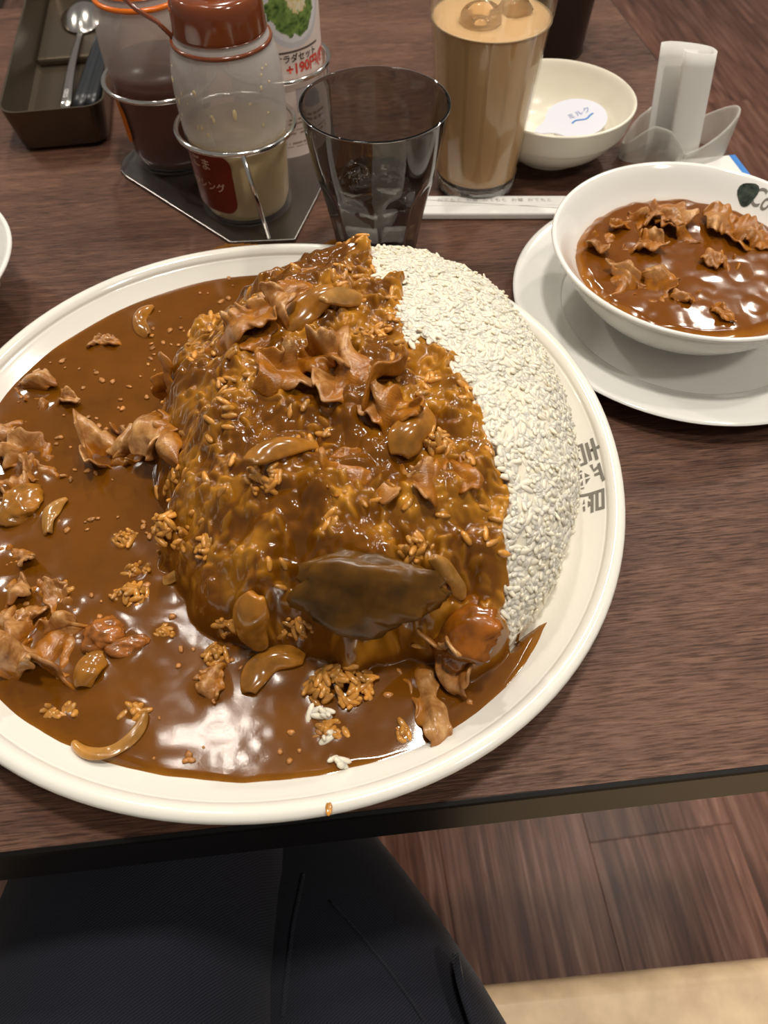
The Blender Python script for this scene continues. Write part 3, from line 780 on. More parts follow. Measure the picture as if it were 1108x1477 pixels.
piece('beef_slice', 30, 730, lump_geo(.011, .0085, .005, 12, .2), M['onion'], R_(60), 'smooth orange-glazed beef lump at left edge of the plate', 'beef', .001, 'stewed beef slices in the plate')
piece('beef_slice', 152, 915, lump_geo(.0085, .0068, .0042, 13, .25), speckled('brown_beef', (140, 84, 34), .25, .3, 140, coat=.4), R_(35), 'cubic brown beef chunk right of the rolled slice', 'beef', .001, 'stewed beef slices in the plate')
piece('beef_slice', 182, 932, lump_geo(.0085, .004, .003, 14, .25), bpy.data.materials['brown_beef'], R_(15), 'low dark beef sliver under the cubic chunk', 'beef', .0006, 'stewed beef slices in the plate')
Rc = lambda px, py, n, a, b, h_, seed, label, lift=-.0014: piece('rice_clump', px, py, clump_geo(int(n*1.7), a, b, h_, seed), M['coatrice'], 0, label, 'rice', lift, 'curry-coated rice clumps')
Rc(180, 778, 12, .0055, .004, .003, 1, 'small rice clump in the sauce left of the heap, upper one')
Rc(196, 822, 9, .006, .003, .0025, 2, 'flat rice clump in the sauce just below the upper one')
Rc(190, 858, 16, .0075, .005, .004, 3, 'larger rice clump in the sauce, lowest of the left column')
Rc(246, 765, 14, .007, .009, .004, 4, 'rice clump touching the left foot of the heap')
Rc(86, 1027, 8, .009, .003, .0018, 5, 'flat strip of rice grains near the bottom left rim')
Rc(194, 1027, 7, .006, .004, .002, 6, 'flat rice clump above the bottom onion crescent')
Rc(314, 945, 10, .0055, .0045, .004, 7, 'little rice clump beside the near left corner of the heap')
Rc(240, 912, 6, .004, .003, .002, 77, 'few rice grains afloat in glossy sauce below the left clumps')
Rc(490, 990, 44, .0135, .009, .009, 8, 'biggest loose rice clump at the near foot of the heap', -.001)
Rc(478, 1052, 9, .0065, .004, .0025, 9, 'few rice grains in front of the biggest loose clump')
Rc(585, 1050, 5, .003, .006, .002, 10, 'few rice grains beside the long wavy beef strip')
Rc(298, 790, 10, .006, .005, .003, 14, 'rice clump breaking out of the left slope of the heap')
Rc(330, 905, 9, .006, .004, .003, 15, 'rice clump at the left foot of the heap beside the thick onion chunk')
Rc(430, 905, 12, .008, .005, .003, 16, 'rice clump on the near slope right of the thick onion chunk')
Rc(380, 690, 12, .008, .006, .003, 17, 'rice clump in the middle left of the heap under the glazed onion strip')
Rc(640, 640, 12, .008, .005, .003, 18, 'rice clump on the right of the heap beside the stubby onion chunk')
Rc(600, 790, 10, .007, .005, .003, 19, 'rice clump on the heap above the pale onion strip')
Rc(540, 480, 12, .008, .006, .003, 20, 'rice clump on the upper heap right of the onion strips')
Rc(92, 848, 6, .004, .0035, .0028, 12, 'tiny pale rice clump upper left of the greyish beef strip')
for (px, py, n, a, b, h_, sd) in ((462, 1030, 8, .0045, .002, .002, 1), (474, 1062, 3, .002, .002, .001, 2), (489, 1098, 4, .0025, .002, .0015, 3)):
    lab = {1: 'white rice grains peeping out under the biggest loose clump', 2: 'two or three white rice grains in the sauce, middle of three spots', 3: 'white rice grains nearest the bottom rim of the sauce'}[sd]
    piece('rice_clump', px, py, clump_geo(n, a, b, h_, sd+30), M['rice'], 0, lab, 'rice', 0, 'bare white rice spots')
co = np.empty(len(sauce.data.vertices)*3, np.float32); sauce.data.vertices.foreach_get('co', co); co = co.reshape(-1, 3)
add_ = np.zeros(len(co)); sdv_ = SD.ravel()[used]
for (x, y, r) in PIECES:
    d2 = ((co[:, 0]+PC[0]-x)**2+(co[:, 1]+PC[1]-y)**2)/(r*1.15)**2
    add_ = np.maximum(add_, np.exp(-d2*1.6)*min(.0016, r*.16))
co[:, 2] += add_*sstep(.001, .006, sdv_); sauce.data.vertices.foreach_set('co', co.ravel()); sauce.data.update()
# fine crumbs of beef and onion afloat in the open sauce
rc_ = np.random.default_rng(77); CV, CF = lump_geo(1, 1, 1, 3, .3)
bm = bmesh.new(); bmesh.ops.create_icosphere(bm, subdivisions=2, radius=1.0)
CV = np.array([v.co[:] for v in bm.verts]); CF = np.array([[v.index for v in f.verts] for f in bm.faces]); bm.free()
cv_, cf_ = [], []
while len(cv_) < 150:
    a, r = rc_.uniform(math.radians(100), math.radians(320)), .15*math.sqrt(rc_.uniform(.05, .95))
    x, y = PC[0]+r*math.cos(a), PC[1]+r*math.sin(a)
    if bil(SD, x, y) < .006 or bil(RHO, x, y) < 1.02 or vnoise(x, y, .022, 88) < -.1: continue
    s_ = rc_.uniform(.0005, .0015)*np.array([rc_.uniform(.8, 1.8), 1, .6]); k = 1+noise3(CV, .35, .5, len(cv_))
    q = CV*k[:, None]*s_; t_ = rc_.uniform(0, 6.28); R2 = np.array([[math.cos(t_), -math.sin(t_), 0], [math.sin(t_), math.cos(t_), 0], [0, 0, 1]])
    cv_.append(q@R2.T+np.array([x-PC[0], y-PC[1], float(bil(ZS, x, y))+.0003-.006])); cf_.append(CF+len(CV)*(len(cv_)-1))
cr_ = mesh('food_crumbs', np.vstack(cv_), np.vstack(cf_), mat=M['beefcrumb'], parent=sauce); cr_['kind'] = 'stuff'; cr_['label'] = 'small tan crumbs of beef afloat in the sauce'
# drip on the rim
dp = at(475, 1167, .0262); tag(mesh('sauce_drip', *lump_geo(.0012, .0022, .0006, 3, .2), mat=M['coatrice'], loc=(dp[0], dp[1], .0272)), 'tiny ochre drip of sauce on the near plate rim', 'sauce')

# ------------------------------------------------------------------ saucer and side bowl of curry
SB = np.array([.1690, .3546])
saucer = mesh('saucer', *lathe(smooth_prof([(0, .0055), (.066, .0055), (.071, .0060), (.078, .0088), (.092, .0128), (.0975, .0142), (.0995, .0138), (.0992, .0125), (.09, .0095), (.07, .0035), (.058, .0025), (.057, .0004), (.052, .0004), (.05, .003), (0, .003)], 5), 112), mat=M['chinab'], loc=(.1754, .3550, 0))
tag(saucer, 'white saucer under the side bowl of curry', 'saucer')
bp_out = [(0, .002), (.030, .002), (.0315, .0002), (.035, .0002), (.0362, .003), (.052, .0105), (.064, .0225), (.0715, .0345), (.0762, .0402), (.0776, .0424), (.0768, .0436)]
bp_in = [(.0752, .0432), (.0725, .0405), (.066, .0325), (.0605, .0265), (.05, .013), (.035, .0075), (0, .0065)]
bowl_prof = smooth_prof(bp_out, 4)+smooth_prof(bp_in, 4)
bowl = mesh('curry_bowl', *lathe(bowl_prof, 112), mat=M['chinab'], loc=(SB[0], SB[1], .0058))
tag(bowl, 'white china bowl of beef curry standing on the saucer at right', 'bowl')
_br = np.array([p[0] for p in bp_in][::-1]); _bz = np.array([p[1] for p in bp_in][::-1])
def on_bowl(th0, r0, up=.0004):
    def fn(x, y):
        r = r0+y; th = th0-x/r0
        return (r*math.cos(th), r*math.sin(th), float(np.interp(r, _br, _bz))+up)
    return fn
tp = at(1086, 292, .0415); tha = math.atan2(tp[1]-SB[1], tp[0]-SB[0])
text('bowl_lettering', 'CoCo', .0095, M['greyprint'], bowl, on_bowl(tha-.130, .0693), align='CENTER', bold=.0001)['label'] = 'grey shop lettering inside the bowl rim'
# dark green emblem blot before the lettering
ev, ef = [], []
fnb = on_bowl(tha+.085, .0692, .0005)
for i in range(9):
    for k in range(20):
        a = 2*math.pi*k/20; rr = i/8*(1+.12*math.sin(3*a))
        ev.append(fnb(.0052*rr*math.cos(a)-.002*rr*math.sin(a), .0040*rr*math.sin(a)+.0012*rr*math.cos(a)))
for i in range(8):
    for k in range(20): ef.append((i*20+k, (i+1)*20+k, (i+1)*20+(k+1) % 20, i*20+(k+1) % 20))
M['emblem'] = speckled('dark_green_print', (46, 54, 46), .35, .5, 260)
mesh('bowl_emblem', ev, ef, mat=M['emblem'], parent=bowl)['label'] = 'dark green emblem inside the bowl rim'
# its curry
n3 = 190; bx = np.linspace(-.062, .062, n3); BX, BY = np.meshgrid(bx, bx, indexing='ij'); br_ = np.hypot(BX, BY)
lv = .0312
BZ = lv+.0003*vnoise(BX, BY, .014, 81)+.00012*vnoise(BX, BY, .005, 82)+.0007*np.clip(vnoise(BX, BY, .014, 84), 0, 1)
lim = .0618+.0009*vnoise(BX, BY, .006, 83)
BZ = BZ-.004*(1-np.sqrt(np.clip((lim-br_)/.005, 0, 1)))
okb = br_ < .0632; i3 = np.arange(n3*n3).reshape(n3, n3); cb = okb[:-1, :-1] & okb[1:, :-1] & okb[:-1, 1:] & okb[1:, 1:]
Q3 = np.stack([i3[:-1, :-1][cb], i3[1:, :-1][cb], i3[1:, 1:][cb], i3[:-1, 1:][cb]], 1)
u3 = np.unique(Q3); r3 = np.zeros(n3*n3, np.int64); r3[u3] = np.arange(len(u3))
bs = mesh('curry_sauce', np.stack([BX.ravel(), BY.ravel(), BZ.ravel()], 1)[u3], r3[Q3], mat=M['sauce2'], loc=(SB[0], SB[1], .0058))
set_f(bs, 'tint', (.16+.30*(1-sstep(0, .006, lim-br_))).ravel()[u3])
tag(bs, 'brown curry sauce filling the side bowl on the saucer', 'curry')
zb = lv+.0058+.0008
def Bb(px, py, L, W, curl, yaw, seed, label, lift=.001):
    p = at(px, py, zb); o = mesh('beef_slice', *beef_geo(L*1.15, W*1.15, curl*.75, seed, .0013), mat=M['beefcoat']); subsurf(o, 1)
    place(o, p, (0, 0, 1), R_(yaw), lift); tag(o, label, 'beef', 'beef slices in the side bowl')
Bb(950, 316, .032, .020, .7, -30, 71, 'big ruffled beef slice at the back of the side bowl', .002)
Bb(975, 335, .030, .008, .9, -38, 52, 'stringy beef shred draped over the big slice in the side bowl', .003)
Bb(905, 322, .026, .008, 1.0, 25, 53, 'stringy beef shred left of the big slice in the side bowl', .001)
Bb(925, 355, .022, .014, 1.1, -10, 54, 'crumpled beef slice in the middle left of the side bowl', .001)
Bb(868, 352, .022, .012, 1.0, 70, 55, 'sunken beef slice by the left rim of the side bowl', 0)
Bb(1062, 332, .034, .022, .6, -20, 56, 'wide beef slice at the right of the side bowl under the lettering', .001)
Bb(1092, 348, .026, .012, .9, -30, 59, 'beef strip at the picture edge in the side bowl', .001)
Bb(1040, 378, .020, .011, 1.0, 10, 57, 'small beef crumb cluster in the middle right of the side bowl', .0006)
Bb(900, 408, .024, .014, 1.2, 80, 58, 'curled dark beef slice at lower left of the side bowl', .001)
Bb(945, 412, .022, .015, 1.2, 50, 60, 'frilled beef lump in the lower middle of the side bowl', .0015)
Bb(1038, 450, .017, .006, .9, -65, 61, 'short beef strip near the front rim of the side bowl', .0008)
Bb(992, 430, .016, .007, .9, 15, 62, 'flat beef sliver left of the short front strip in the side bowl', .0004)

# white bowl cut off at the left picture edge
lb = mesh('soup_bowl', *lathe([(r*1.0, z) for r, z in bowl_prof], 96), mat=M['chinab'], loc=(-.2785, .3480, 0))
tag(lb, 'white bowl cut off by the left picture edge', 'bowl')

# ------------------------------------------------------------------ smoked tumbler of iced water
def facet(nf, depth_fn, rot=0.0):
    def mod(a, r, z):
        s = 2*math.pi/nf; t = ((a+rot) % s)-s/2; k = math.cos(s/2)/math.cos(t)
        w_ = depth_fn(z, t/(s/2)); return r*(1-w_+w_*k)
    return mod
GC = (-.0030, .4105)
g_out = [(0, 0), (.0205, 0), (.0230, .002), (.0248, .012), (.0270, .026), (.0305, .044), (.0335, .057), (.0358, .068), (.0378, .080), (.0398, .0945), (.0402, .0955)]
g_in = [(.0396, .0960), (.0385, .0945), (.0362, .080), (.0340, .066), (.0312, .055), (.0282, .043), (.0248, .026), (.0226, .013), (.0205, .0075), (0, .0065)]
arch = lambda z, t: float(sstep(.062-.010*(t*t)+.0, .052-.010*(t*t), z))*.9
tum = mesh('water_tumbler', *lathe(smooth_prof(g_out, 4)+smooth_prof(g_in, 4), 108, facet(9, arch, .2)), mat=M['smoke'], loc=(GC[0], GC[1], 0))
tag(tum, 'smoked grey faceted tumbler of iced water behind the plate', 'glass')
wp = [(0, .0068), (.0202, .0078), (.0222, .0132), (.0243, .026), (.0277, .0425), (.0295, .0490), (.0293, .0495), (0, .0495)]
wt = mesh('drinking_water', *lathe(wp, 108, facet(9, lambda z, t: .9, .2)), mat=M['water'], loc=(GC[0], GC[1], 0)); tag(wt, 'water in the bottom half of the smoked tumbler', 'water')
def ice_geo(s, seed):
    bm = bmesh.new(); bmesh.ops.create_cube(bm, size=s); bmesh.ops.bevel(bm, geom=list(bm.edges), offset=s*.16, segments=3, affect='EDGES')
    V = np.array([v.co[:] for v in bm.verts]); F = [tuple(v.index for v in f.verts) for f in bm.faces]; bm.free()
    return V*(1+noise3(V, .08, s*.6, seed))[:, None], F
for i, (x, y, z, s, lab) in enumerate(((-.011, -.006, .0525, .019, 'ice cube floating left in the smoked tumbler'), (.010, -.002, .0515, .018, 'ice cube floating right in the smoked tumbler'))):
    o = mesh('ice_cube', *ice_geo(s, i), mat=M['ice'], loc=(GC[0]+x, GC[1]+y, z)); o.rotation_euler = (.4+i, .5, .3+.8*i); tag(o, lab, 'ice', 'ice cubes in the smoked tumbler')

# ------------------------------------------------------------------ tall glass of milky iced coffee
CC = (.0645, .4905)
c_out = [(0, 0), (.0215, 0), (.0255, .0012), (.0266, .005), (.0268, .010), (.0278, .014), (.0292, .035), (.0312, .062), (.0332, .085), (.0350, .104), (.0358, .108), (.0362, .113), (.0372, .126), (.0374, .1285)]
c_in = [(.0366, .1290), (.0359, .126), (.0349, .112), (.0338, .104), (.0320, .085), (.0300, .062), (.0280, .035), (.0266, .015), (.0245, .0125), (0, .012)]
flute = lambda z, t: .95*float(sstep(.108, .098, z))
cg_ = mesh('coffee_glass', *lathe(smooth_prof(c_out, 3)+smooth_prof(c_in, 3), 120, facet(16, flute, .1)), mat=M['glass'], loc=(CC[0], CC[1], 0))
tag(cg_, 'tall clear fluted glass holding milky iced coffee', 'glass')
lp = [(0, .0124), (.0244, .0129), (.0262, .0153), (.0278, .035), (.0298, .062), (.0318, .085), (.0334, .1025), (.0336, .1045), (.0328, .1048), (0, .1048)]
M['solidglass'] = mat('solid_glass', (.97, .97, .95, 1), .02, trans=1.0, ior=1.48)
mesh('glass_base', *lathe([(0, .0003), (.0212, .0003), (.0252, .0014), (.0263, .005), (.0264, .0098), (.0245, .0119), (0, .0119)], 120, facet(16, lambda z, t: .95, .1)), mat=M['solidglass'], parent=cg_)
lt = mesh('iced_coffee', *lathe(smooth_prof(lp, 2), 120, None), mat=M['latte'], loc=(CC[0], CC[1], 0)); tag(lt, 'milky beige iced coffee in the tall fluted glass', 'coffee')
ir = [(.0045, -.006), (.0095, -.0065), (.0118, -.002), (.0118, .004), (.0095, .0072), (.0062, .0065), (.0045, .004), (.0045, -.006)]
o = mesh('ice_cube', *lathe(smooth_prof(ir, 3), 40), mat=M['amberice'], loc=(CC[0]-.007, CC[1]-.008, .1045)); o.rotation_euler = (.15, -.1, 0); tag(o, 'hollow round ice cube floating in the milky coffee', 'ice')
o = mesh('ice_cube', *ice_geo(.017, 7), mat=M['amberice'], loc=(CC[0]+.014, CC[1]+.006, .1035)); o.rotation_euler = (.3, .4, .5); tag(o, 'square ice cube floating behind the hollow one in the coffee', 'ice')

# ------------------------------------------------------------------ small white bowl with creamer
WB = (.1195, .5300)
sp_o = [(0, .003), (.019, .003), (.0205, .0003), (.0240, .0003), (.0252, .004), (.0360, .0085), (.0438, .0160), (.0472, .0222), (.0476, .0228), (.0494, .0234), (.0512, .0300), (.0530, .0375), (.0534, .0392)]
sp_i = [(.0522, .0402), (.0508, .038), (.0480, .0300), (.0425, .0195), (.034, .0115), (.02, .0075), (0, .007)]
wb = mesh('cream_bowl', *lathe(smooth_prof(sp_o, 4)+smooth_prof(sp_i, 4), 96), mat=M['ivory'], loc=(WB[0], WB[1], 0)); tag(wb, 'small round ivory bowl holding a creamer cup, behind the side bowl', 'bowl')
cre = tag(empty('creamer_cup', (WB[0]+.018, WB[1]+.005, .0086)), 'small white coffee creamer cup with printed lid in the ivory bowl', 'creamer')
cre.rotation_euler = (.10, -.10, .1)
mesh('cup', *lathe([(0, 0), (.0125, 0), (.0135, .001), (.0175, .0125), (.0205, .0133), (.0205, .0138), (0, .0138)], 40), mat=M['white'], parent=cre)
lidp = []
for k in range(48):
    a = 2*math.pi*k/48; r = .0212+.011*math.exp(-((a-math.radians(195)+math.pi) % (2*math.pi)-math.pi)**2/.05)
    lidp.append((r*math.cos(a), r*math.sin(a)))
M['foil'] = mat('white_foil_lid', lin(202, 204, 214), .32)
mesh('foil_lid', *prism(lidp, .0140, .0146), mat=M['foil'], parent=cre, smooth=False)
fl = lambda x, y: (x*math.cos(.35)-y*math.sin(.35)+.004, x*math.sin(.35)+y*math.cos(.35)+.001, .01480)
text('lid_lettering', 'ミルク', .0062, M['bluegrey'], cre, lambda x, y: fl(x, y+.003))
tv, tf = tube([(-.010+.001*i, -.0035+.0012*math.sin(i*.45), 0) for i in range(19)], .0006, seg=6)
tv = [fl(x, y) for x, y, z in tv]
mesh('lid_stripe', [(x, y, z+.00005*(i % 3)) for i, (x, y, z) in enumerate(tv)], tf, mat=M['blue'], parent=cre)

# ------------------------------------------------------------------ chopsticks in paper sleeve
cs = empty('chopstick_sleeve', (.075, .4585, .0), math.radians(-.6)); tag(cs, 'white paper chopstick sleeve lying in front of the coffee glass', 'chopsticks')
mesh('paper_sleeve', *prism(rrect(.168, .0205, .0006, 2), .0003, .0052, .0012), mat=M['paper'], parent=cs, smooth=False)
text('sleeve_lettering', 'おてもと  お箸  おてもと  お箸  おてもと', .0042, M['inkgrey'], cs, lambda x, y: (x, y+.0045, .0054))
mesh('sleeve_seam', *prism(rect(.166, .0006, 0, -.0015), .0051, .0055), mat=M['white'], parent=cs, smooth=False)
for yy in (-.0035, .0035):
    mesh('chopstick', *tube([(-.108, yy, .0028), (-.086, yy, .0028)], .0022, seg=8), mat=speckled('bamboo', (200, 168, 116), .5), parent=cs)

# ------------------------------------------------------------------ dark canister at the back
cn = mesh('dark_canister', *lathe(smooth_prof([(0, 0), (.033, 0), (.0352, .003), (.0365, .02), (.0395, .06), (.042, .10), (.0425, .13), (.0405, .133), (.0395, .128), (.037, .06), (.0335, .012), (0, .01)], 4), 64), mat=M['canister'], loc=(.1345, .6940, 0))
tag(cn, 'dark brown tapered tumbler standing behind the ivory bowl', 'tumbler')

# ------------------------------------------------------------------ receipt in its acrylic stand
RH = (.2075, .5250)
hold = tag(empty('receipt_stand', (RH[0], RH[1], 0), RTB), 'frosted acrylic receipt stand with a rolled receipt in it', 'stand')
nu = 72; nv = 8; G = np.zeros((nu, nv, 3))
for i in range(nu):
    a = math.radians(-90)+2*math.pi*i/(nu-1)
    # lens-shaped ring seen from above with a saddle-shaped upper edge
    x = .0375*math.cos(a); y = .0165*math.sin(a)
    if x < -.02: y *= .72
    zt = .0105+.0215*abs(math.cos(a))**1.5
    if x < 0: zt = .0105+.018*math.sin(math.pi*min(1, (abs(math.cos(a)))*1.0))**1.0*.95+.001
    for j in range(nv):
        s_ = j/(nv-1); G[i, j] = (x*(1+.02*s_), y*(1+.05*s_), zt*s_)
o = mesh('acrylic_body', *thick(G, .0022), mat=M['acrylic'], parent=hold); subsurf(o, 1)
rc = empty('receipt', (.2015, .5235, .001)); tag(rc, 'rolled white paper receipt standing upright in the acrylic stand', 'receipt')
path = [(-.0175, -.001), (-.010, .004), (.004, .0075), (.015, .0078), (.0185, .0045), (.0180, .0000), (.012, -.0045), (.003, -.0070), (-.0030, -.0072), (-.0040, -.0050), (.000, -.0035), (.006, -.0015)]
pp = np.array([q for q in smooth_prof([(x+.1, y) for x, y in path], 6)])-np.array([.1, 0]); G = np.zeros((len(pp), 9, 3))
for i, (x, y) in enumerate(pp):
    for j in range(9):
        s_ = j/8; G[i, j] = (x*1.06-.0095*s_*1.0+.0045, y, .0715*s_-.0035*s_*(x/.018))
mesh('paper_roll', *thick(G, .00025), mat=M['paper'], parent=rc)
# leaflet with blue edge on the table corner
lf = empty('leaflet', (.2375, .4945, 0), math.radians(8.5)); tag(lf, 'white leaflet with a blue edge under the receipt stand', 'leaflet')
mesh('leaflet_sheet', *prism(rect(.040, .052, -.006, 0), .0003, .0009), mat=M['paper'], parent=lf, smooth=False)
mesh('blue_border', *prism(rect(.0045, .052, .0163, 0), .0003, .00095), mat=M['blue'], parent=lf, smooth=False)

# ------------------------------------------------------------------ condiment rack
B1, B2, B3 = (-.0890, .4680), (-.1455, .5290), (-.0710, .5520)
RK = (-.1020, .5160)
rack = tag(empty('condiment_rack', (RK[0], RK[1], 0)), 'steel condiment rack with wire rings on a dark steel base', 'rack')
bp = [(-.1835, .5230), (-.1822, .5080), (-.1774, .5006), (-.0962, .4239), (-.0552, .4262), (-.0431, .4735), (-.0300, .5350), (-.0420, .5780), (-.0650, .5920), (-.1650, .5600)]
mesh('base_plate', *prism([(x-RK[0], y-RK[1]) for x, y in bp], .0003, .0024, .0005), mat=M['steelplate'], parent=rack, smooth=False)
ZR = .0555
for (bx_, by_) in (B1, B2, B3):
    pts = [(bx_-RK[0]+.0362*math.cos(2*math.pi*k/56), by_-RK[1]+.0362*math.sin(2*math.pi*k/56), ZR) for k in range(56)]
    mesh('wire_ring', *tube(pts, .0016, True), mat=M['wire'], parent=rack)
for (ax, ay, bx_, by_) in ((-.0810, .4325, -.0722, .4285), (-.1800, .5390, -.1740, .5430), (-.036, .5600, -.0400, .5660)):
    mesh('wire_post', *tube([(ax-RK[0], ay-RK[1], ZR), (bx_-RK[0], by_-RK[1], .0022)], .0015), mat=M['wire'], parent=rack)

bot_out = [(0, .0004), (.0265, .0004), (.0288, .002), (.0294, .008), (.0305, .03), (.0318, .055), (.0323, .073), (.0318, .085), (.0298, .0955), (.0268, .1035), (.0252, .1065), (.0246, .1110)]
bot_in = [(.0238, .1110), (.0243, .1065), (.0260, .1028), (.0290, .095), (.0309, .085), (.0314, .073), (.0309, .055), (.0296, .03), (.0284, .008), (.0275, .0028), (0, .002)]
def cyl(theta0, r_at, z0):
    """wrap flat lettering around a round bottle; theta 0 faces -y"""
    def fn(x, y):
        z = z0+y; r = r_at(z); th = theta0+x/r-math.pi/2
        return (r*math.cos(th), r*math.sin(th), z)
    return fn
r_bot = lambda z: float(np.interp(z, [0, .008, .03, .055, .07], [.0288, .0294, .0305, .0318, .0322]))+.0004
def patch(t0, t1, z0, z1, rad, corner=.006, nx=24, nz=16, up=0.0):
    V, F = [], []
    for i in range(nx+1):
        for j in range(nz+1):
            u, v = i/nx, j/nz; w_ = (t1-t0)*.03; h_ = z1-z0
            x = (u-.5)*w_; y = (v-.5)*h_; cxx, cyy = w_/2-corner, h_/2-corner
            if abs(x) > cxx and abs(y) > cyy:     # pull into the rounded corner
                dx, dy = abs(x)-cxx, abs(y)-cyy; m_ = max(dx, dy); l_ = math.hypot(dx, dy)
                if l_ > 0: x = math.copysign(cxx+dx*m_/l_, x); y = math.copysign(cyy+dy*m_/l_, y)
            th = (t0+t1)/2+x/.03-math.pi/2; z = (z0+z1)/2+y; r = rad(z)+up
            V.append((r*math.cos(th), r*math.sin(th), z))
    for i in range(nx):
        for j in range(nz):
            a = i*(nz+1)+j; F.append((a, a+nz+1, a+nz+2, a+1))
    return V, F
def cap_geo():
    return lathe(smooth_prof([(0, .1065), (.0240, .1065), (.0257, .1070), (.0260, .1090), (.0256, .1180), (.0246, .1232), (.0222, .1258), (.0165, .1264), (.0150, .1246), (.0090, .1242), (.0075, .1260), (.0055, .1360), (.0028, .1400), (.0014, .1401), (0, .1401)], 4), 64)
dr = tag(empty('dressing_bottle', (B1[0], B1[1], .0024)), 'squeeze bottle of pale sesame dressing with brown cap, front of the rack', 'bottle')
mesh('bottle_body', *lathe(smooth_prof(bot_out, 4)+smooth_prof(bot_in, 4), 72), mat=M['bottle'], parent=dr)
mesh('dressing', *lathe([(0, .0026), (.0262, .0030), (.0280, .009), (.0292, .03), (.0302, .0500), (.0301, .0512), (0, .0512)], 64), mat=M['dressing'], parent=dr)
mesh('cap', *cap_geo(), mat=M['browncap'], parent=dr)
rgp = [(.0276*math.cos(2*math.pi*k/56), .0276*math.sin(2*math.pi*k/56), .1018) for k in range(56)]
mesh('strap_ring', *tube(rgp, .0012, True), mat=M['browncap'], parent=dr)
mesh('cap_strap', *tube([(-.0262, -.004, .1035), (-.034, .001, .1090), (-.045, .003, .1150), (-.055, .004, .1250), (-.058, .004, .136), (-.050, .003, .148), (-.03, .002, .154), (-.010, 0, .150), (0, 0, .138)], .0013), mat=M['browncap'], parent=dr)
dv = []
rd = random.Random(7)
for k in range(26):
    th = R_(rd.uniform(-75, 75))-math.pi/2; z = rd.uniform(.060, .095); s_ = rd.uniform(.0006, .0014); el = rd.uniform(1.1, 2.6) if rd.random() < .6 else 1.0
    r = float(np.interp(z, [.055, .073, .085, .0955], [.0318, .0323, .0318, .0298]))-.0001
    nx_ = Vector((math.cos(th), math.sin(th), 0)); tx = Vector((-math.sin(th), math.cos(th), 0))
    V = []
    for (a, b, c_) in GV: V.append(tuple(nx_*(r+.00025*c_)+tx*(s_*b)+Vector((0, 0, z+s_*el*a))))
    dv.append((V, [tuple(q) for q in GF]))
mesh('dressing_droplets', *merge(*dv), mat=M['droplet'], parent=dr)['kind'] = 'stuff'
mesh('bottle_label', *patch(R_(-108), R_(-2), .0100, .0500, r_bot, .008), mat=M['redlabel'], parent=dr)
text('label_lettering', 'ごま', .0082, M['labeltext'], dr, cyl(R_(-40), lambda z: r_bot(z)+.0003, .0415), bold=.00008)
text('label_lettering', 'ドレッシング', .0066, M['labeltext'], dr, cyl(R_(-49), lambda z: r_bot(z)+.0003, .0275), bold=.00005)

br = tag(empty('sauce_bottle', (B2[0], B2[1], .0024)), 'squeeze bottle of dark brown sauce with orange ring, back left of the rack', 'bottle')
mesh('bottle_body', *lathe(smooth_prof(bot_out, 4)+smooth_prof(bot_in, 4), 72), mat=M['bottle2'], parent=br)
M['brownsauce2'] = mat('thick_brown_sauce', lin(92, 46, 28), .3)
mesh('sauce', *lathe([(0, .0026), (.0262, .0030), (.0281, .009), (.0293, .03), (.0304, .055), (.0307, .0620), (0, .0622)], 64), mat=M['brownsauce2'], parent=br)
mesh('cap', *cap_geo(), mat=M['orangecap'], parent=br)
mesh('strap_ring', *tube([(.0278*math.cos(2*math.pi*k/56), .0278*math.sin(2*math.pi*k/56), .1018) for k in range(56)], .0015, True), mat=M['orangecap'], parent=br)
mesh('bottle_label', *patch(R_(-86), R_(-46), .016, .047, r_bot, .0100), mat=M['orangelabel'], parent=br)

# menu card rolled into the third ring
mc = tag(empty('menu_card', (B3[0], B3[1], .0026)), 'rolled menu card with a salad photo and prices in the rear wire ring', 'menu')
RC = .0318; nu, nv = 230, 200; HM = .135
th = np.linspace(-2.9, 2.9, nu); zz_ = np.linspace(0, HM, nv); TH, ZZ = np.meshgrid(th, zz_, indexing='ij')
Vm = np.stack([RC*np.sin(TH), -RC*np.cos(TH), ZZ], 2).reshape(-1, 3)
im = np.arange(nu*nv).reshape(nu, nv); Qm = np.stack([im[:-1, :-1].ravel(), im[1:, :-1].ravel(), im[1:, 1:].ravel(), im[:-1, 1:].ravel()], 1)
card = mesh('card_sheet', Vm, Qm, mat=M['print'], parent=mc)
T0 = R_(36); Sx = (TH-T0)*RC; c3 = lambda r, g, b: np.array(lin(r, g, b)[:3])
Cm = np.ones((nu, nv, 3))*c3(232, 216, 208)
def paint(mask, col): Cm[mask] = col
ZSal = .0945
el = lambda cx, cz, a, b: ((Sx-cx)/a)**2+((ZZ-cz)/b)**2
paint(el(0, ZSal, .0225, .0240) < 1, c3(206, 204, 208)); paint(el(0, ZSal+.001, .0205, .0215) < 1, c3(226, 224, 226))
n_a = vnoise(Sx, ZZ, .0035, 91); n_b = vnoise(Sx, ZZ, .0013, 92); edge = el(-.001, ZSal+.002, .0172, .0190)+.25*n_a
leaf = edge < 1
g = np.clip(.5+.35*n_a+.35*n_b, 0, 1)[..., None]
Cm = np.where(leaf[..., None], c3(36, 74, 24)*(1-g)+c3(148, 176, 92)*g, Cm)
top_ = (el(.003, ZSal+.006, .0085, .0105)+.3*n_b) < 1
g2 = np.clip(.5+.5*n_b, 0, 1)[..., None]; Cm = np.where(top_[..., None], c3(226, 196, 110)*(1-g2)+c3(240, 236, 214)*g2, Cm)
paint((np.abs(ZZ-.0688) < .0005) & (np.abs(Sx) < .018), c3(80, 60, 54))
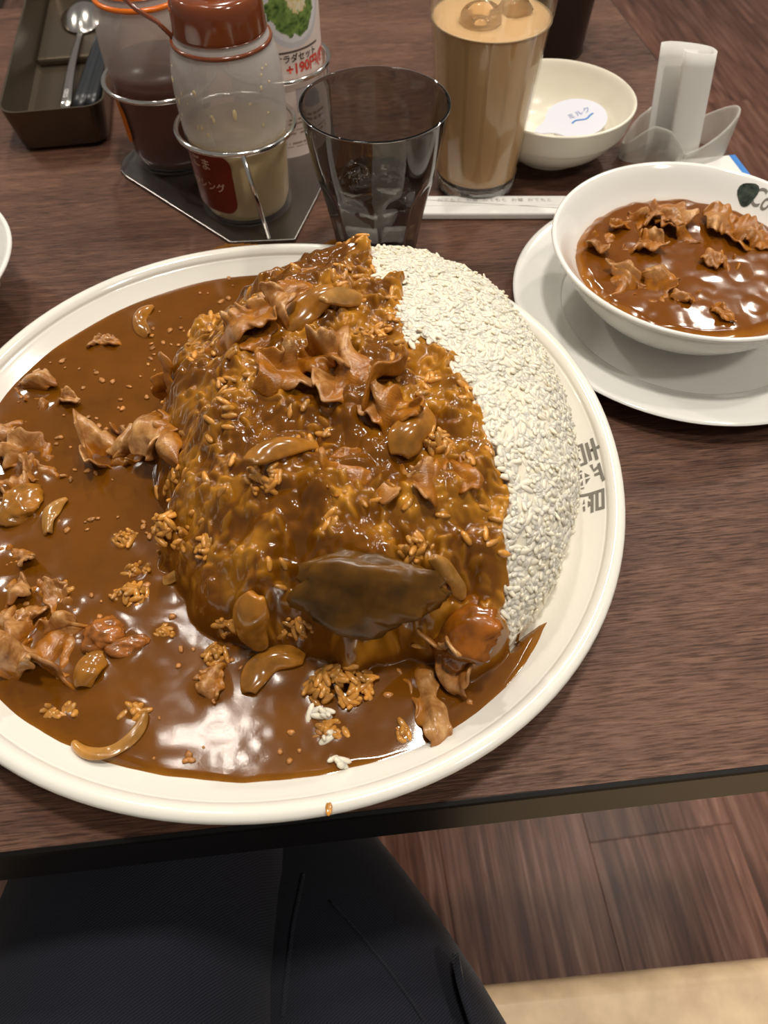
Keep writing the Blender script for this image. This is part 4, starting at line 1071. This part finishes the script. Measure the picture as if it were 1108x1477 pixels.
# the small print and pictures lower on the card, under the ring
low = ZZ < .05
paint(low, c3(224, 208, 202)); paint((np.abs(Sx-.004) < .009) & (ZZ > .030) & (ZZ < .046), c3(176, 168, 172))
for k, zc_ in enumerate((.026, .0235, .019, .0165, .010, .0075)):
    paint((np.abs(ZZ-zc_) < .0006) & (np.abs(Sx) < .016) & (vnoise(Sx, ZZ*0, .0012, 95+k) > -.2), c3(150, 124, 118))
set_col(card, 'print', np.concatenate([Cm.reshape(-1, 3), np.ones((nu*nv, 1))], 1))
rcf = lambda z: RC+.0003
text('menu_lettering', 'サラダセット', .0054, M['inkdark'], mc, cyl(T0-.02, rcf, .0648), bold=.00012)
text('menu_price', '+190円(税込)', .0085, M['inkred'], mc, cyl(T0-.30, rcf, .0582), align='LEFT', bold=.0003)

# ------------------------------------------------------------------ cutlery tray
ta = math.radians(9.0)
TW, TD, TH_ = .072, .262, .031
tc = Vector((-.2275, .5345, 0)); ax = Vector((math.cos(ta), math.sin(ta), 0)); ay = Vector((-math.sin(ta), math.cos(ta), 0))
tcen = tc+ay*(TD/2)
tray = tag(empty('cutlery_tray', tcen, ta), 'long dark brown metal cutlery tray at the top left of the table', 'tray')
def tray_geo():
    lv = [(rrect(TW-.018, TD-.018, .010, 6), .0), (rrect(TW-.010, TD-.010, .012, 6), .003), (rrect(TW-.001, TD-.001, .013, 6), TH_-.002), (rrect(TW, TD, .0135, 6), TH_), (rrect(TW-.003, TD-.003, .0125, 6), TH_), (rrect(TW-.013, TD-.013, .011, 6), .0065), (rrect(TW-.020, TD-.020, .010, 6), .0045)]
    V, F = [], []; n = len(lv[0][0])
    for P_, z in lv: V += [(x, y, z) for x, y in P_]
    for j in range(len(lv)-1):
        for k in range(n): F.append((j*n+k, j*n+(k+1) % n, (j+1)*n+(k+1) % n, (j+1)*n+k))
    F.append(tuple(range(n-1, -1, -1))); F.append(tuple(range((len(lv)-1)*n, len(lv)*n)))
    return V, F
mesh('tray_shell', *tray_geo(), mat=M['traym'], parent=tray, smooth=False)
mesh('tray_step', *prism(rect(TW-.0145, .128, 0, TD/2-.072), .0045, .0105, .002), mat=M['traym'], parent=tray, smooth=False)

def handle_path(p, q, n=10, sag=0): return [tuple(np.array(p)*(1-i/n)+np.array(q)*(i/n)+np.array([0, 0, sag*math.sin(math.pi*i/n)])) for i in range(n+1)]
pb_ = at(118, 12, .019); ph_ = at(94, 158, .0085)
spn = tag(empty('spoon', (pb_[0], pb_[1], 0)), 'steel spoon lying bowl-down in the cutlery tray', 'spoon')
dirv = np.array(ph_)-np.array(pb_); dirv[2] = 0; ln = np.linalg.norm(dirv); dirv /= ln; perp = np.array([-dirv[1], dirv[0], 0])
Gs = np.zeros((25, 15, 3))
for i in range(25):
    u = -1+2*i/24; wd = .0200*math.sqrt(max(0, 1-u*u*.999))*(1+.12*u*-1)
    for j in range(15):
        v = -1+2*j/14; q = dirv*(u*.030)+perp*(v*wd); z = .0115+.0105*(1-u*u)*(1-v*v)
        Gs[i, j] = (q[0], q[1], z)
o = mesh('spoon_bowl', *thick(Gs, .0014), mat=M['steel'], parent=spn); subsurf(o, 1)
hp = handle_path(dirv*.0285+np.array([0, 0, .0125]), dirv*ln+np.array([0, 0, .0085]), 14, .003)
v, f = tube(hp, .004, seg=12, rads=[.0022+.0026*(i/14)**1.3 for i in range(14)]+[.0036])
cen = np.repeat(np.array(hp), 12, 0); d = np.array(v)-cen; d[:, 2] *= .45
mesh('spoon_handle', cen+d, f, mat=M['steel'], parent=spn)
def sp_fn(x, y):
    q = dirv*(ln-.016-x)+perp*(-y*1.0); return (q[0], q[1], .0128)
text('handle_lettering', 'COCO', .0042, M['white'], spn, lambda x, y: sp_fn(-x, -y))
for k, (a_, b_, lab) in enumerate((((152, 38, .014), (113, 156, .0085), 'black-handled cutlery piece next to the steel spoon in the tray'), ((162, 55, .0105), (131, 153, .0085), 'black-handled cutlery piece against the right wall of the tray'))):
    A, B_ = at(*a_), at(*b_)
    kn = tag(empty('table_knife', (B_[0], B_[1], 0)), lab, 'knife', 'black-handled cutlery in the tray')
    vec = np.array(A)-np.array(B_); hp = [tuple(vec*t_+np.array([0, 0, .0085+.004*t_])*1) for t_ in np.linspace(0, 1, 9)]
    hp = [(x, y, .0088+.0045*i/8) for i, (x, y, z) in enumerate(hp)]
    v, f = tube(hp, .005, seg=12, rads=[.0044]+[.0058]*7+[.0042]); cen = np.repeat(np.array(hp), 12, 0); d = np.array(v)-cen; d[:, 2] *= .55
    mesh('handle', cen+d, f, mat=M['black'], parent=kn)
    e = np.array(hp[-1]); dd = vec/np.linalg.norm(vec); hp2 = [tuple(e+np.array([dd[0], dd[1], 0])*s_) for s_ in np.linspace(-.004, .055, 8)]
    v, f = tube(hp2, .004, seg=10, rads=[.0025, .003, .004, .0045, .0045, .0042, .0034, .0012]); cen = np.repeat(np.array(hp2), 10, 0); d = np.array(v)-cen; d[:, 2] *= .18
    mesh('blade', cen+d, f, mat=M['steel'], parent=kn)
